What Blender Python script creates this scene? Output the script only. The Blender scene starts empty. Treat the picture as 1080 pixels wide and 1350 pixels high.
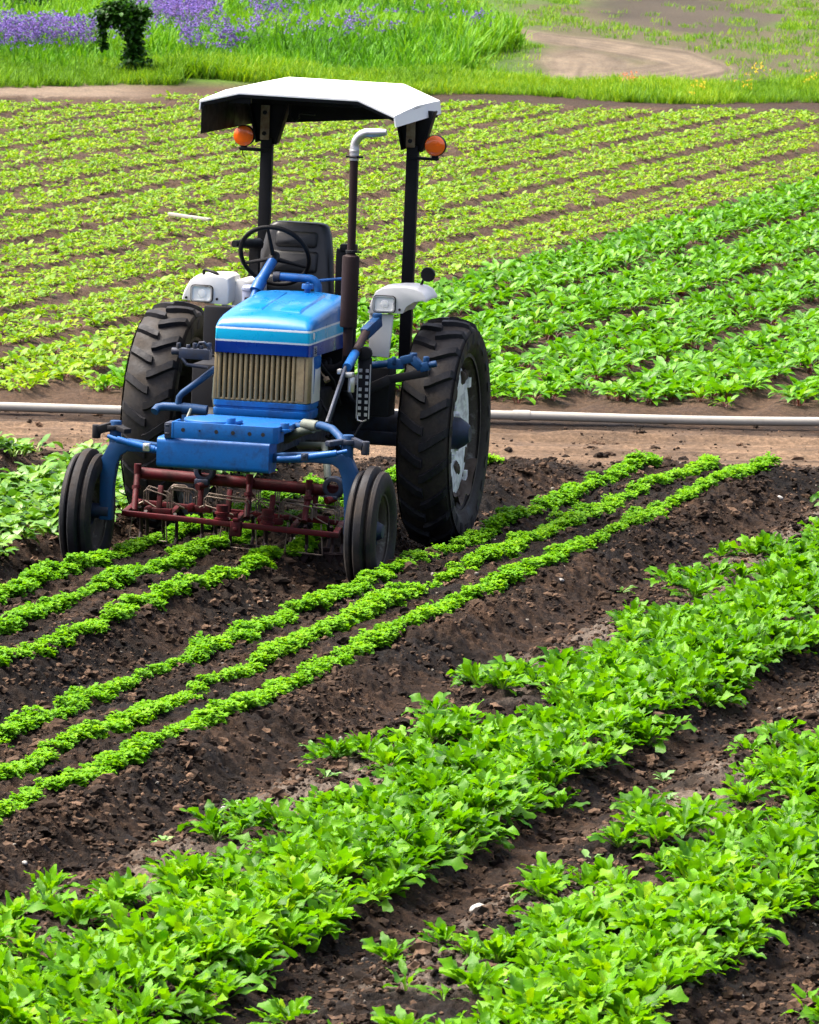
import bpy, bmesh, math, random
import numpy as np
from mathutils import Vector, Matrix

random.seed(7)
RNG = np.random.default_rng(11)
scene = bpy.context.scene
COL = scene.collection

# ------------------------------------------------------------------ camera, world, sun, exposure
CAM_H, PITCH, ROLL, FPX = 4.75, math.atan(980.0 / 8600.0), math.radians(1.0), 8600.0
cam_d = bpy.data.cameras.new('camera')
cam = bpy.data.objects.new('camera', cam_d)
COL.objects.link(cam)
cam_d.sensor_width = 36.0
cam_d.sensor_fit = 'AUTO'
cam_d.lens = FPX / 1350.0 * 36.0
cam_d.clip_start = 0.5
cam_d.clip_end = 3000
cam_d.dof.use_dof = True
cam_d.dof.focus_distance = 37.0
cam_d.dof.aperture_fstop = 22.0
M_up = Matrix.Rotation(math.pi / 2 - PITCH, 4, 'X') @ Matrix.Rotation(ROLL, 4, 'Z')
cam.matrix_world = Matrix.Translation((0, 0, CAM_H)) @ M_up
scene.camera = cam

SUN_EL, SUN_AZ = math.radians(63), math.radians(-76)      # azimuth from +Y (away from camera), negative = to the left
world = bpy.data.worlds.new('World')
scene.world = world
world.use_nodes = True
wn = world.node_tree
wn.nodes.clear()
sky = wn.nodes.new('ShaderNodeTexSky')
sky.sky_type = 'NISHITA'
sky.sun_disc = False
sky.sun_elevation = SUN_EL
sky.sun_rotation = SUN_AZ
sky.dust_density = 8.0
sky.air_density = 0.8
sky.ozone_density = 0.0
wbg = wn.nodes.new('ShaderNodeBackground')
wbg.inputs['Strength'].default_value = 0.085
wo = wn.nodes.new('ShaderNodeOutputWorld')
wn.links.new(sky.outputs[0], wbg.inputs['Color'])
wn.links.new(wbg.outputs[0], wo.inputs['Surface'])
sun_d = bpy.data.lights.new('sun', 'SUN')
sun_d.energy = 1.5
sun_d.angle = math.radians(28)
sun_d.color = (1.0, 0.96, 0.88)
sun = bpy.data.objects.new('sun', sun_d)
COL.objects.link(sun)
sdir = Vector((math.sin(SUN_AZ) * math.cos(SUN_EL), math.cos(SUN_AZ) * math.cos(SUN_EL), math.sin(SUN_EL)))
sun.rotation_euler = sdir.to_track_quat('Z', 'Y').to_euler()
scene.view_settings.view_transform = 'Standard'
scene.view_settings.look = 'None'
scene.view_settings.gamma = 1.0
scene.view_settings.exposure = 2.5
scene.cycles.max_bounces = 8
scene.cycles.transparent_max_bounces = 8

# ------------------------------------------------------------------ tags
def tag(o, label=None, cat=None, group=None, kind=None):
    if label: o['label'] = label
    if cat: o['category'] = cat
    if group: o['group'] = group
    if kind: o['kind'] = kind
    return o

# ------------------------------------------------------------------ materials
def new_mat(name):
    m = bpy.data.materials.new(name)
    m.use_nodes = True
    nt = m.node_tree
    nt.nodes.clear()
    out = nt.nodes.new('ShaderNodeOutputMaterial')
    return m, nt, out

def nd(nt, typ, **k):
    n = nt.nodes.new(typ)
    for a, v in k.items():
        setattr(n, a, v)
    return n

def noise(nt, vec, scale, detail=4, rough=0.55, dist=0.0):
    n = nd(nt, 'ShaderNodeTexNoise')
    n.inputs['Scale'].default_value = scale
    n.inputs['Detail'].default_value = detail
    n.inputs['Roughness'].default_value = rough
    n.inputs['Distortion'].default_value = dist
    if vec is not None: nt.links.new(vec, n.inputs['Vector'])
    return n.outputs['Fac']

def ramp(nt, fac, stops, interp='LINEAR'):
    r = nd(nt, 'ShaderNodeValToRGB')
    r.color_ramp.interpolation = interp
    e = r.color_ramp.elements
    while len(e) < len(stops): e.new(0.5)
    for el, (p, c) in zip(e, stops):
        el.position = p
        el.color = (c, c, c, 1) if isinstance(c, (int, float)) else (*c, 1)
    nt.links.new(fac, r.inputs['Fac'])
    return r.outputs['Color']

def mixc(nt, fac, a, b, mode='MIX'):
    m = nd(nt, 'ShaderNodeMix', data_type='RGBA', blend_type=mode)
    for k, v in ((0, fac), (6, a), (7, b)):
        sock = m.inputs[k]
        if hasattr(v, 'is_linked'):
            nt.links.new(v, sock)
        elif isinstance(v, (int, float)):
            sock.default_value = v if k == 0 else (v, v, v, 1)
        else:
            sock.default_value = (*v, 1)
    return m.outputs[2]

def bump(nt, h, strength=0.3, dist=0.01):
    b = nd(nt, 'ShaderNodeBump')
    b.inputs['Strength'].default_value = strength
    b.inputs['Distance'].default_value = dist
    nt.links.new(h, b.inputs['Height'])
    return b.outputs['Normal']

def objco(nt):
    return nd(nt, 'ShaderNodeTexCoord').outputs['Object']

def worn(name, base, rough=0.45, metal=0.0, dirt=(0.10, 0.075, 0.05), amount=0.35, scale=9.0, coat=0.0, fade=None, fine=0.15, spec=0.5):
    """painted or bare surface with blotchy dust, grime and slight unevenness"""
    m, nt, out = new_mat(name)
    co = objco(nt)
    p = nd(nt, 'ShaderNodeBsdfPrincipled')
    n1 = noise(nt, co, scale, 6, 0.65)
    n2 = noise(nt, co, scale * 7, 4, 0.6)
    mask = ramp(nt, n1, [(0.62 - 0.35 * amount, 0.0), (0.80 - 0.12 * amount, min(1.0, 0.35 + amount))])
    c = mixc(nt, ramp(nt, n2, [(0.3, 0.0), (0.75, 1.0)]), base, tuple(x * (1 - fine) + fine * 0.6 * f for x, f in zip(base, fade or dirt)))
    c = mixc(nt, mask, c, dirt)
    nt.links.new(c, p.inputs['Base Color'])
    nt.links.new(ramp(nt, n1, [(0.3, max(0.05, rough - 0.1)), (0.75, min(1, rough + 0.3))]), p.inputs['Roughness'])
    p.inputs['Metallic'].default_value = metal
    p.inputs['Specular IOR Level'].default_value = spec
    p.inputs['Coat Weight'].default_value = coat
    p.inputs['Coat Roughness'].default_value = 0.12
    nt.links.new(bump(nt, n2, 0.12, 0.004), p.inputs['Normal'])
    nt.links.new(p.outputs[0], out.inputs['Surface'])
    return m

def plain(name, base, rough=0.4, metal=0.0, spec=0.5):
    m, nt, out = new_mat(name)
    p = nd(nt, 'ShaderNodeBsdfPrincipled')
    co = objco(nt)
    n = noise(nt, co, 30, 3)
    nt.links.new(mixc(nt, n, tuple(x * 0.8 for x in base), tuple(min(1, x * 1.15) for x in base)), p.inputs['Base Color'])
    p.inputs['Roughness'].default_value = rough
    p.inputs['Metallic'].default_value = metal
    p.inputs['Specular IOR Level'].default_value = spec
    nt.links.new(p.outputs[0], out.inputs['Surface'])
    return m

def leaf_mat(name, young, mid, old_shaded, rough=0.42, spec=0.5, trans=0.35, vein=True):
    """leaf blade: per-leaf tint attribute between three greens, gloss, light through the blade"""
    m, nt, out = new_mat(name)
    at = nd(nt, 'ShaderNodeAttribute', attribute_name='tint')
    oi = nd(nt, 'ShaderNodeObjectInfo')
    add = nd(nt, 'ShaderNodeMath', operation='MULTIPLY_ADD')
    nt.links.new(oi.outputs['Random'], add.inputs[0])
    add.inputs[1].default_value = 0.30
    nt.links.new(at.outputs['Fac'], add.inputs[2])
    sub = nd(nt, 'ShaderNodeMath', operation='SUBTRACT')
    nt.links.new(add.outputs[0], sub.inputs[0])
    sub.inputs[1].default_value = 0.15
    co = objco(nt)
    n1 = noise(nt, co, 22, 3, 0.6)
    col = ramp(nt, sub.outputs[0], [(0.05, old_shaded), (0.5, mid), (0.88, young), (1.0, tuple(a * b for a, b in zip(young, (1.25, 1.04, 1.1))))])  # darkest tone also carries the shade among the leaves
    col = mixc(nt, ramp(nt, n1, [(0.3, 0.0), (0.8, 0.35)]), col, young)
    p = nd(nt, 'ShaderNodeBsdfPrincipled')
    nt.links.new(col, p.inputs['Base Color'])
    p.inputs['Roughness'].default_value = rough
    p.inputs['Specular IOR Level'].default_value = spec
    nb = noise(nt, co, 130, 2, 0.5)
    nt.links.new(bump(nt, nb, 0.25, 0.006), p.inputs['Normal'])
    t = nd(nt, 'ShaderNodeBsdfTranslucent')
    nt.links.new(mixc(nt, 1.0, col, (1.0, 0.95, 0.55), 'MULTIPLY'), t.inputs['Color'])
    ms = nd(nt, 'ShaderNodeMixShader')
    ms.inputs[0].default_value = trans
    nt.links.new(p.outputs[0], ms.inputs[1])
    nt.links.new(t.outputs[0], ms.inputs[2])
    nt.links.new(ms.outputs[0], out.inputs['Surface'])
    return m

def soil_mat():
    m, nt, out = new_mat('soil')
    geo = nd(nt, 'ShaderNodeNewGeometry').outputs['Position']
    at = nd(nt, 'ShaderNodeAttribute', attribute_name='gcol')
    n1 = noise(nt, geo, 3.0, 8, 0.7)
    n2 = noise(nt, geo, 26.0, 6, 0.7)
    n3 = noise(nt, geo, 110.0, 3, 0.6)
    c = mixc(nt, 1.0, at.outputs['Color'], ramp(nt, n1, [(0.25, 0.62), (0.75, 1.35)]), 'MULTIPLY')
    c = mixc(nt, 1.0, c, ramp(nt, n2, [(0.28, 0.5), (0.5, 1.0), (0.78, 1.9)]), 'MULTIPLY')
    # pale grit
    c = mixc(nt, ramp(nt, n3, [(0.68, 0.0), (0.76, 0.55)]), c, mixc(nt, 1.0, at.outputs['Color'], (2.6, 2.5, 2.4), 'MULTIPLY'))
    p = nd(nt, 'ShaderNodeBsdfPrincipled')
    nt.links.new(c, p.inputs['Base Color'])
    nt.links.new(ramp(nt, n1, [(0.25, 0.62), (0.6, 0.95)]), p.inputs['Roughness'])
    p.inputs['Specular IOR Level'].default_value = 0.12
    hsum = nd(nt, 'ShaderNodeMath', operation='MULTIPLY_ADD')
    nt.links.new(n3, hsum.inputs[0]); hsum.inputs[1].default_value = 0.35; nt.links.new(n2, hsum.inputs[2])
    nt.links.new(bump(nt, hsum.outputs[0], 0.9, 0.035), p.inputs['Normal'])
    nt.links.new(p.outputs[0], out.inputs['Surface'])
    return m

def attr_mat(name, rough=0.9, spec=0.2, mul=1.0):
    m, nt, out = new_mat(name)
    at = nd(nt, 'ShaderNodeAttribute', attribute_name='gcol')
    co = objco(nt)
    n = noise(nt, co, 40, 5, 0.65)
    p = nd(nt, 'ShaderNodeBsdfPrincipled')
    nt.links.new(mixc(nt, 1.0, at.outputs['Color'], ramp(nt, n, [(0.25, 0.6), (0.75, 1.45)]), 'MULTIPLY'), p.inputs['Base Color'])
    p.inputs['Roughness'].default_value = rough
    p.inputs['Specular IOR Level'].default_value = spec
    nt.links.new(bump(nt, n, 0.5, 0.01), p.inputs['Normal'])
    nt.links.new(p.outputs[0], out.inputs['Surface'])
    return m

# ------------------------------------------------------------------ noise on arrays
def _hash(ix, iy, seed):
    h = (ix.astype(np.int64) * 374761393 + iy.astype(np.int64) * 668265263 + seed * 974711) & 0xffffffff
    h = ((h ^ (h >> 13)) * 1274126177) & 0xffffffff
    return ((h ^ (h >> 16)) & 0xffff) / 65535.0

def vnoise(x, y, seed=0):
    ix, iy = np.floor(x), np.floor(y)
    fx, fy = x - ix, y - iy
    fx = fx * fx * (3 - 2 * fx); fy = fy * fy * (3 - 2 * fy)
    a, b = _hash(ix, iy, seed), _hash(ix + 1, iy, seed)
    c, d = _hash(ix, iy + 1, seed), _hash(ix + 1, iy + 1, seed)
    return a + (b - a) * fx + (c - a) * fy + (a - b - c + d) * fx * fy

def fbm(x, y, seed=0, octv=4, gain=0.5):
    s, a, t = 0, 1.0, 0
    for k in range(octv):
        s = s + a * vnoise(x * 2 ** k + 17.3 * k, y * 2 ** k - 9.1 * k, seed + k)
        t += a; a *= gain
    return s / t

def clods(x, y, cell, seed, sx=1.0):
    """rounded lumps on a jittered grid: height 0..1 and a random value per lump"""
    u, v = x / (cell * sx), y / cell
    iu, iv = np.floor(u), np.floor(v)
    best = np.zeros_like(u); val = np.full_like(u, 0.5)
    for du in (-1, 0, 1):
        for dv in (-1, 0, 1):
            a, b = iu + du, iv + dv
            px, py = a + _hash(a, b, seed), b + _hash(a, b, seed + 1)
            k = _hash(a, b, seed + 2); rad = 0.45 + 0.5 * k
            d = 1 - ((u - px) ** 2 + (v - py) ** 2) / rad ** 2
            h = np.sqrt(np.maximum(d, 0)) * rad
            m = h > best
            best = np.where(m, h, best); val = np.where(m, _hash(a, b, seed + 3), val)
    return best, val

def smooth(a, b, x):
    t = np.clip((x - a) / (b - a), 0, 1)
    return t * t * (3 - 2 * t)

# ------------------------------------------------------------------ field layout
ROW_YAW = math.radians(15.2)
CY, SY = math.cos(ROW_YAW), math.sin(ROW_YAW)
def latlon(x, y): return x * CY - y * SY, x * SY + y * CY
def xy(lat, lon): return lat * CY + lon * SY, -lat * SY + lon * CY
FUR = -10.36
FPITCH = 1.72
GAPS = 1.26

def ground_z(x, y, fine=True):
    x = np.asarray(x, float); y = np.asarray(y, float)
    lat, lon = latlon(x, y)
    wob = 0.05 * (vnoise(lon * 0.8, lat * 0.6, 3) - 0.5)
    d = np.abs(((lat + wob - FUR) / FPITCH + 0.5) % 1.0 - 0.5) * FPITCH
    prof = -0.05 + 0.145 * smooth(0.04, 0.42, d)
    for c in (-10.22, -11.92):       # ruts pressed by the tyres
        k = (1 - smooth(0.10, 0.30, np.abs(lat - c))) * smooth(26.0, 33.0, lon) * (1 - smooth(41.5, 42.5, lon))
        prof = prof + (-0.055 - prof) * k
    end = 1 - smooth(43.6, 44.6, y + 0.5 * (vnoise(x * 1.3, y * 0.3, 5) - 0.5))
    near = prof * end + 0.045 * (1 - end)
    # far field beds
    d2 = np.abs(((lat + 12.8) / GAPS + 0.5) % 1.0 - 0.5) * GAPS
    fprof = 0.03 + 0.05 * smooth(0.05, 0.22, d2)
    fst = smooth(47.6, 48.4, y) * (1 - smooth(91.5, 93.5, y + 0.06 * x))
    z = near * (1 - fst) + fprof * fst
    # rising verge and rough meadow at the back
    z = z + smooth(93.5, 97.5, y) * 0.15 + smooth(97, 125, y) * 0.25 * fbm(x * 0.25, y * 0.15, 31, 3)
    tilled = end * 1.0 + fst * 0.55 + 0.12
    if fine:
        rough = smooth(0.02, 0.3, d) * 0.5 + 0.6
        n = (fbm(x * 5, y * 5, 41, 3) - 0.5) * 0.055
        b = np.abs(fbm(x * 13, y * 11, 51, 3) - 0.5)
        n = n + (0.5 - b * 2.4) * 0.034 + (fbm(x * 38, y * 30, 61, 2) - 0.5) * 0.026
        # dry crumbled shoulders of the beds are coarser
        z = z + n * tilled * np.where(y < 48, rough, 0.8)
        if float(np.max(y)) > 0 and float(np.min(y)) < 50:
            wx = x + 0.03 * (vnoise(x * 24, y * 20, 44) - 0.5); wy = y + 0.03 * (vnoise(x * 22, y * 24, 45) - 0.5)
            amt = (0.25 + 1.1 * smooth(0.3, 0.75, fbm(x * 1.6, y * 1.2, 47, 3))) * (0.55 + 0.75 * np.exp(-((d - 0.34) / 0.2) ** 2))
            z = z + amt * end * (0.020 * clods(wx, wy, 0.085, 201)[0] + 0.015 * clods(wx + 3, wy, 0.045, 211)[0] + 0.008 * clods(wx, wy + 5, 0.024, 221)[0])
        ruts = (1 - smooth(0.1, 0.5, np.abs(y - 45.9) - 0.9)) * (1 - end)
        z = z + ruts * (fbm(x * 0.7, y * 5, 71, 3) - 0.5) * 0.11
    return z

LANE = [(1.25, 113.0, 0.22), (2.1, 110.5, 0.32), (3.1, 108.0, 0.44), (4.1, 104.5, 0.58), (4.4, 101.5, 0.58), (3.6, 98.6, 0.62), (2.4, 97.8, 0.55), (2.6, 102.5, 0.85)]
def ground_color(x, y):
    lat, lon = latlon(x, y)
    dark = np.array([0.0068, 0.0042, 0.0027]); brown = np.array([0.023, 0.0132, 0.0078]); tan = np.array([0.150, 0.100, 0.064])
    dry = np.array([0.058, 0.036, 0.022]); grass = np.array([0.050, 0.115, 0.010]); road = np.array([0.125, 0.098, 0.070])
    c = np.zeros(x.shape + (3,))
    n = fbm(x * 1.1, y * 0.9, 81, 4)[..., None]
    c[:] = dark
    c = c + (brown - dark) * smooth(0.35, 0.62, n)
    if float(np.min(y)) < 50:
        wx = x + 0.03 * (vnoise(x * 24, y * 20, 44) - 0.5); wy = y + 0.03 * (vnoise(x * 22, y * 24, 45) - 0.5)
        h1, v1 = clods(wx, wy, 0.085, 201); h2, v2 = clods(wx + 3, wy, 0.045, 211)
        c = c * (0.55 + 0.9 * v1 * v1 + 0.7 * v2 ** 3)[..., None]
    # crusted grey-brown strips on the sparse side of the mustard beds
    for a, b in ((-8.35, -7.75), (-6.65, -6.1)):
        k = smooth(a - 0.08, a + 0.1, lat) * (1 - smooth(b - 0.15, b + 0.1, lat)) * smooth(0.35, 0.55, fbm(x * 1.7, y * 1.2, 83, 3))
        c = c + (np.array([0.115, 0.092, 0.073]) * (0.7 + 0.6 * n) - c) * (k * (y < 44))[..., None] * 0.85
    yy = y + 0.5 * (fbm(x * 1.6, y * 1.2, 87, 3) - 0.5) - 0.03 * x
    p = (smooth(43.9, 44.6, yy) * (1 - smooth(46.3, 46.9, yy)))[..., None]
    str_ = fbm(x * 0.5, y * 6.0, 91, 3)[..., None]
    tanv = tan * (0.25 + 1.15 * str_) * (0.75 + 0.5 * n)
    c = c + (tanv - c) * p
    f = smooth(46.6, 48.2, yy)[..., None]
    c = c + (dry * (0.75 + 0.5 * n) - c) * f
    # field end, verge, meadow
    e = smooth(91.0, 92.5, y)[..., None] * (1 - smooth(94.5, 96.0, y))[..., None]
    c = c + (np.array([0.035, 0.022, 0.015]) - c) * e * smooth(-3.0, -1.0, x)[..., None]
    c = c + (np.array([0.145, 0.11, 0.08]) - c) * e * (1 - smooth(-4.6, -3.2, x))[..., None]
    g = smooth(94.5, 96.5, y)[..., None]
    gn = fbm(x * 0.6, y * 0.25, 95, 4)
    gcol = grass * (0.6 + 0.8 * gn)[..., None]
    # bare soil showing on the far right field
    bs = smooth(0.36, 0.56, fbm(x * 0.5 + 3, y * 0.12, 97, 4) + 0.12 * smooth(2.0, 5.0, x)) * smooth(0.8, 2.6, x) * smooth(97.5, 101, y + 0.6 * x)
    gcol = gcol + (np.array([0.070, 0.055, 0.036]) - gcol) * (0.9 * bs)[..., None]
    # rutted dirt lane that comes in from the left, turns and widens
    lane = LANE
    dist = np.full(x.shape, 9.0)
    sel = (y > 92) & (y < 122) & (np.abs(x) < 9)
    if sel.any():
        px, py = x[sel], y[sel] / 6.0
        dd = np.full(px.shape, 9.0)
        for (ax, ay, aw), (bx_, by_, bw) in zip(lane[:-1], lane[1:]):
            ay, by_ = ay / 6.0, by_ / 6.0
            t = np.clip(((px - ax) * (bx_ - ax) + (py - ay) * (by_ - ay)) / ((bx_ - ax) ** 2 + (by_ - ay) ** 2), 0, 1)
            dd = np.minimum(dd, np.hypot(px - ax - t * (bx_ - ax), py - ay - t * (by_ - ay)) / (aw + (bw - aw) * t))
        dist[sel] = dd
    wig = 0.55 * (fbm(x * 2.3, y * 0.5, 99, 4) - 0.5)
    k = 1 - smooth(0.55, 1.15, dist + wig)
    rt = 0.5 * fbm(dist * 7.0, x * 0.8 + y * 0.12, 101, 3) + 0.5 * fbm(x * 3.2, y * 0.6, 103, 4)
    gcol = gcol + (road * (0.10 + 1.6 * rt)[..., None] - gcol) * k[..., None]
    # dark worked patch behind the lane
    e2 = np.sqrt(((x - 4.8) / 1.9) ** 2 + ((y - 121) / 8.0) ** 2) + 0.9 * (fbm(x * 1.2, y * 0.25, 107, 4) - 0.5)
    kp = (1 - smooth(0.75, 1.2, e2)) * 0.85
    gcol = gcol + (np.array([0.045, 0.036, 0.028]) * (0.5 + gn)[..., None] - gcol) * kp[..., None]
    c = c + (gcol - c) * g
    return c

GRID = {}
def gz(x, y):
    j = min(max(int(np.searchsorted(GRID['ys'], y)), 0), len(GRID['ys']) - 1)
    i = min(max(int(np.searchsorted(GRID['s'], x / GRID['w'][j])), 0), len(GRID['s']) - 1)
    return float(GRID['Z'][j, i])

def mesh_from(name, co, quads, tris=None, smooth_all=True):
    """fast mesh from arrays: quads (n,4)"""
    me = bpy.data.meshes.new(name)
    nq = len(quads); nt_ = 0 if tris is None else len(tris)
    me.vertices.add(len(co)); me.vertices.foreach_set('co', np.ascontiguousarray(co, np.float32).ravel())
    loops = quads.ravel() if tris is None else np.concatenate([quads.ravel(), tris.ravel()])
    me.loops.add(len(loops)); me.loops.foreach_set('vertex_index', loops.astype(np.int32))
    st = np.arange(nq) * 4
    if nt_: st = np.concatenate([st, nq * 4 + np.arange(nt_) * 3])
    me.polygons.add(nq + nt_); me.polygons.foreach_set('loop_start', st.astype(np.int32))
    me.polygons.foreach_set('use_smooth', np.full(nq + nt_, smooth_all))
    me.update(calc_edges=True)
    return me

def set_attr(me, name, arr):
    if arr.ndim == 1:
        a = me.attributes.new(name, 'FLOAT', 'POINT'); a.data.foreach_set('value', arr.astype(np.float32))
    else:
        a = me.attributes.new(name, 'FLOAT_COLOR', 'POINT')
        a.data.foreach_set('color', np.concatenate([arr, np.ones((len(arr), 1))], 1).astype(np.float32).ravel())

# ------------------------------------------------------------------ the ground, one sheet
MAT_SOIL = soil_mat()
def build_ground():
    s = np.linspace(-1, 1, 760)
    ext = 1 + np.cumsum(0.02 * 1.32 ** np.arange(26))
    s = np.concatenate([-ext[::-1], s, ext])
    ys = np.concatenate([np.linspace(-20, 19, 14), np.arange(20, 48, 0.022)])
    y = 48.0; far = []
    while y < 600:
        far.append(y); y += 0.04 + max(0, y - 48) * 0.0022 + max(0, y - 140) * 0.06
    ys = np.concatenate([ys, far])
    w = 0.072 * np.maximum(ys, 18) + 1.1
    X = s[None, :] * w[:, None]
    Y = np.repeat(ys[:, None], len(s), 1)
    Z = np.empty_like(X); Cc = np.empty(X.shape + (3,))
    for a in range(0, len(ys), 200):
        Z[a:a + 200] = ground_z(X[a:a + 200], Y[a:a + 200]); Cc[a:a + 200] = ground_color(X[a:a + 200], Y[a:a + 200])
    GRID.update(ys=ys, s=s, w=w, Z=Z)
    nY, nX = X.shape
    i = np.arange(nY * nX).reshape(nY, nX)
    q = np.stack([i[:-1, :-1], i[:-1, 1:], i[1:, 1:], i[1:, :-1]], -1).reshape(-1, 4)
    me = mesh_from('field_ground', np.stack([X, Y, Z], -1).reshape(-1, 3), q)
    set_attr(me, 'gcol', Cc.reshape(-1, 3))
    me.materials.append(MAT_SOIL)
    o = bpy.data.objects.new('field_ground', me)
    COL.objects.link(o)
    tag(o, 'dark tilled soil of the field with furrows and a tan dirt track', 'ground', kind='structure')
build_ground()

# ------------------------------------------------------------------ hard-surface builder
class MB:
    def __init__(self):
        self.v = []; self.f = []; self.mi = []; self.m = 0
    def mat(self, i): self.m = i; return self
    def add(self, vs, fs):
        b = len(self.v)
        self.v += [tuple(map(float, p)) for p in vs]
        self.f += [[b + i for i in f] for f in fs]
        self.mi += [self.m] * len(fs)
        return self
    def box(self, x0, x1, y0, y1, z0, z1):
        return self.add([(x0, y0, z0), (x1, y0, z0), (x1, y1, z0), (x0, y1, z0), (x0, y0, z1), (x1, y0, z1), (x1, y1, z1), (x0, y1, z1)],
                        [(0, 3, 2, 1), (4, 5, 6, 7), (0, 1, 5, 4), (1, 2, 6, 5), (2, 3, 7, 6), (3, 0, 4, 7)])
    def beam(self, p0, p1, w, h, up=(0, 0, 1)):
        p0, p1 = Vector(p0), Vector(p1)
        d = (p1 - p0).normalized(); s = d.cross(Vector(up))
        if s.length < 1e-4: s = d.cross(Vector((0, 1, 0)))
        s.normalize(); u = s.cross(d)
        vs = []
        for p in (p0, p1):
            for a, b in ((-1, -1), (1, -1), (1, 1), (-1, 1)): vs.append(p + s * a * w / 2 + u * b * h / 2)
        return self.add(vs, [(3, 2, 1, 0), (4, 5, 6, 7), (0, 1, 5, 4), (1, 2, 6, 5), (2, 3, 7, 6), (3, 0, 4, 7)])
    def tube(self, pts, r, n=12, closed=False, cap=True):
        pts = [Vector(p) for p in pts]; m = len(pts)
        rs = r if isinstance(r, (list, tuple)) else [r] * m
        ref = None; vs = []
        for i, p in enumerate(pts):
            a = pts[(i - 1) % m] if (closed or i > 0) else p
            b = pts[(i + 1) % m] if (closed or i < m - 1) else p
            d = (b - a).normalized()
            if ref is None:
                ref = d.orthogonal().normalized()
            ref = (ref - d * ref.dot(d)).normalized()
            s = d.cross(ref)
            for k in range(n):
                t = 2 * math.pi * k / n
                vs.append(p + (ref * math.cos(t) + s * math.sin(t)) * rs[i])
        fs = []
        for i in range(m if closed else m - 1):
            j = (i + 1) % m
            for k in range(n):
                l = (k + 1) % n
                fs.append((i * n + k, i * n + l, j * n + l, j * n + k))
        if cap and not closed:
            fs.append(tuple(range(n))[::-1]); fs.append(tuple((m - 1) * n + k for k in range(n)))
        return self.add(vs, fs)
    def cyl(self, p0, p1, r, n=16): return self.tube([p0, p1], r, n)
    def lathe(self, prof, c=(0, 0, 0), axis='X', n=48, closed=False, sgn=1):
        """prof: (radius, offset along axis)"""
        vs = []; m = len(prof)
        for k in range(n):
            t = 2 * math.pi * k / n
            for r, a in prof:
                if axis == 'X': p = (c[0] + sgn * a, c[1] + r * math.cos(t), c[2] + r * math.sin(t))
                elif axis == 'Y': p = (c[0] + r * math.cos(t), c[1] + a, c[2] + r * math.sin(t))
                else: p = (c[0] + r * math.cos(t), c[1] + r * math.sin(t), c[2] + a)
                vs.append(p)
        fs = []
        for k in range(n):
            l = (k + 1) % n
            for i in range(m if closed else m - 1):
                j = (i + 1) % m
                fs.append((k * m + i, k * m + j, l * m + j, l * m + i))
        return self.add(vs, fs)
    def prism(self, poly, lo, hi, plane='XZ'):
        n = len(poly)
        mk = {'XZ': lambda a, b, t: (a, t, b), 'YZ': lambda a, b, t: (t, a, b), 'XY': lambda a, b, t: (a, b, t)}[plane]
        vs = [mk(a, b, lo) for a, b in poly] + [mk(a, b, hi) for a, b in poly]
        fs = [tuple(range(n)), tuple(range(2 * n - 1, n - 1, -1))]
        fs += [(i, n + i, n + (i + 1) % n, (i + 1) % n) for i in range(n)]
        return self.add(vs, fs)
    def loft(self, secs, cap=True):
        n = len(secs[0]); vs = [p for s in secs for p in s]; fs = []
        for i in range(len(secs) - 1):
            for k in range(n):
                l = (k + 1) % n
                fs.append((i * n + k, i * n + l, (i + 1) * n + l, (i + 1) * n + k))
        if cap: fs.append(tuple(range(n))[::-1]); fs.append(tuple((len(secs) - 1) * n + k for k in range(n)))
        return self.add(vs, fs)
    def build(self, name, mats, parent=None, bevel=0.0, ang=38, seg=2):
        me = bpy.data.meshes.new(name)
        me.from_pydata(self.v, [], self.f)
        for m in (mats if isinstance(mats, (list, tuple)) else [mats]): me.materials.append(m)
        bm = bmesh.new(); bm.from_mesh(me)
        for f, mi in zip(bm.faces, self.mi): f.smooth = True; f.material_index = mi
        bmesh.ops.recalc_face_normals(bm, faces=bm.faces)
        if bevel > 0:
            es = [e for e in bm.edges if len(e.link_faces) == 2 and e.calc_face_angle(0) > math.radians(ang)]
            if es:
                bmesh.ops.bevel(bm, geom=es, offset=bevel, segments=seg, profile=0.5, affect='EDGES', clamp_overlap=True)
            for f in bm.faces: f.smooth = True
        for e in bm.edges:
            if len(e.link_faces) == 2 and e.calc_face_angle(0) > math.radians(ang): e.smooth = False
        bm.to_mesh(me); bm.free()
        o = bpy.data.objects.new(name, me)
        COL.objects.link(o)
        if parent is not None: o.parent = parent
        return o

def empty(name, parent=None):
    o = bpy.data.objects.new(name, None); o.empty_display_size = 0.2
    COL.objects.link(o)
    if parent is not None: o.parent = parent
    return o

def arc(c, r, a0, a1, n, u=(1, 0, 0), v=(0, 0, 1)):
    c, u, v = Vector(c), Vector(u), Vector(v)
    return [c + u * r * math.cos(a0 + (a1 - a0) * i / n) + v * r * math.sin(a0 + (a1 - a0) * i / n) for i in range(n + 1)]

def rrect(x0, x1, z0, z1, r, n=4):
    out = []
    for cx, cz, a in ((x1 - r, z0 + r, -90), (x1 - r, z1 - r, 0), (x0 + r, z1 - r, 90), (x0 + r, z0 + r, 180)):
        for k in range(n + 1):
            t = math.radians(a + 90 * k / n)
            out.append((cx + r * math.cos(t), cz + r * math.sin(t)))
    return out

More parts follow.
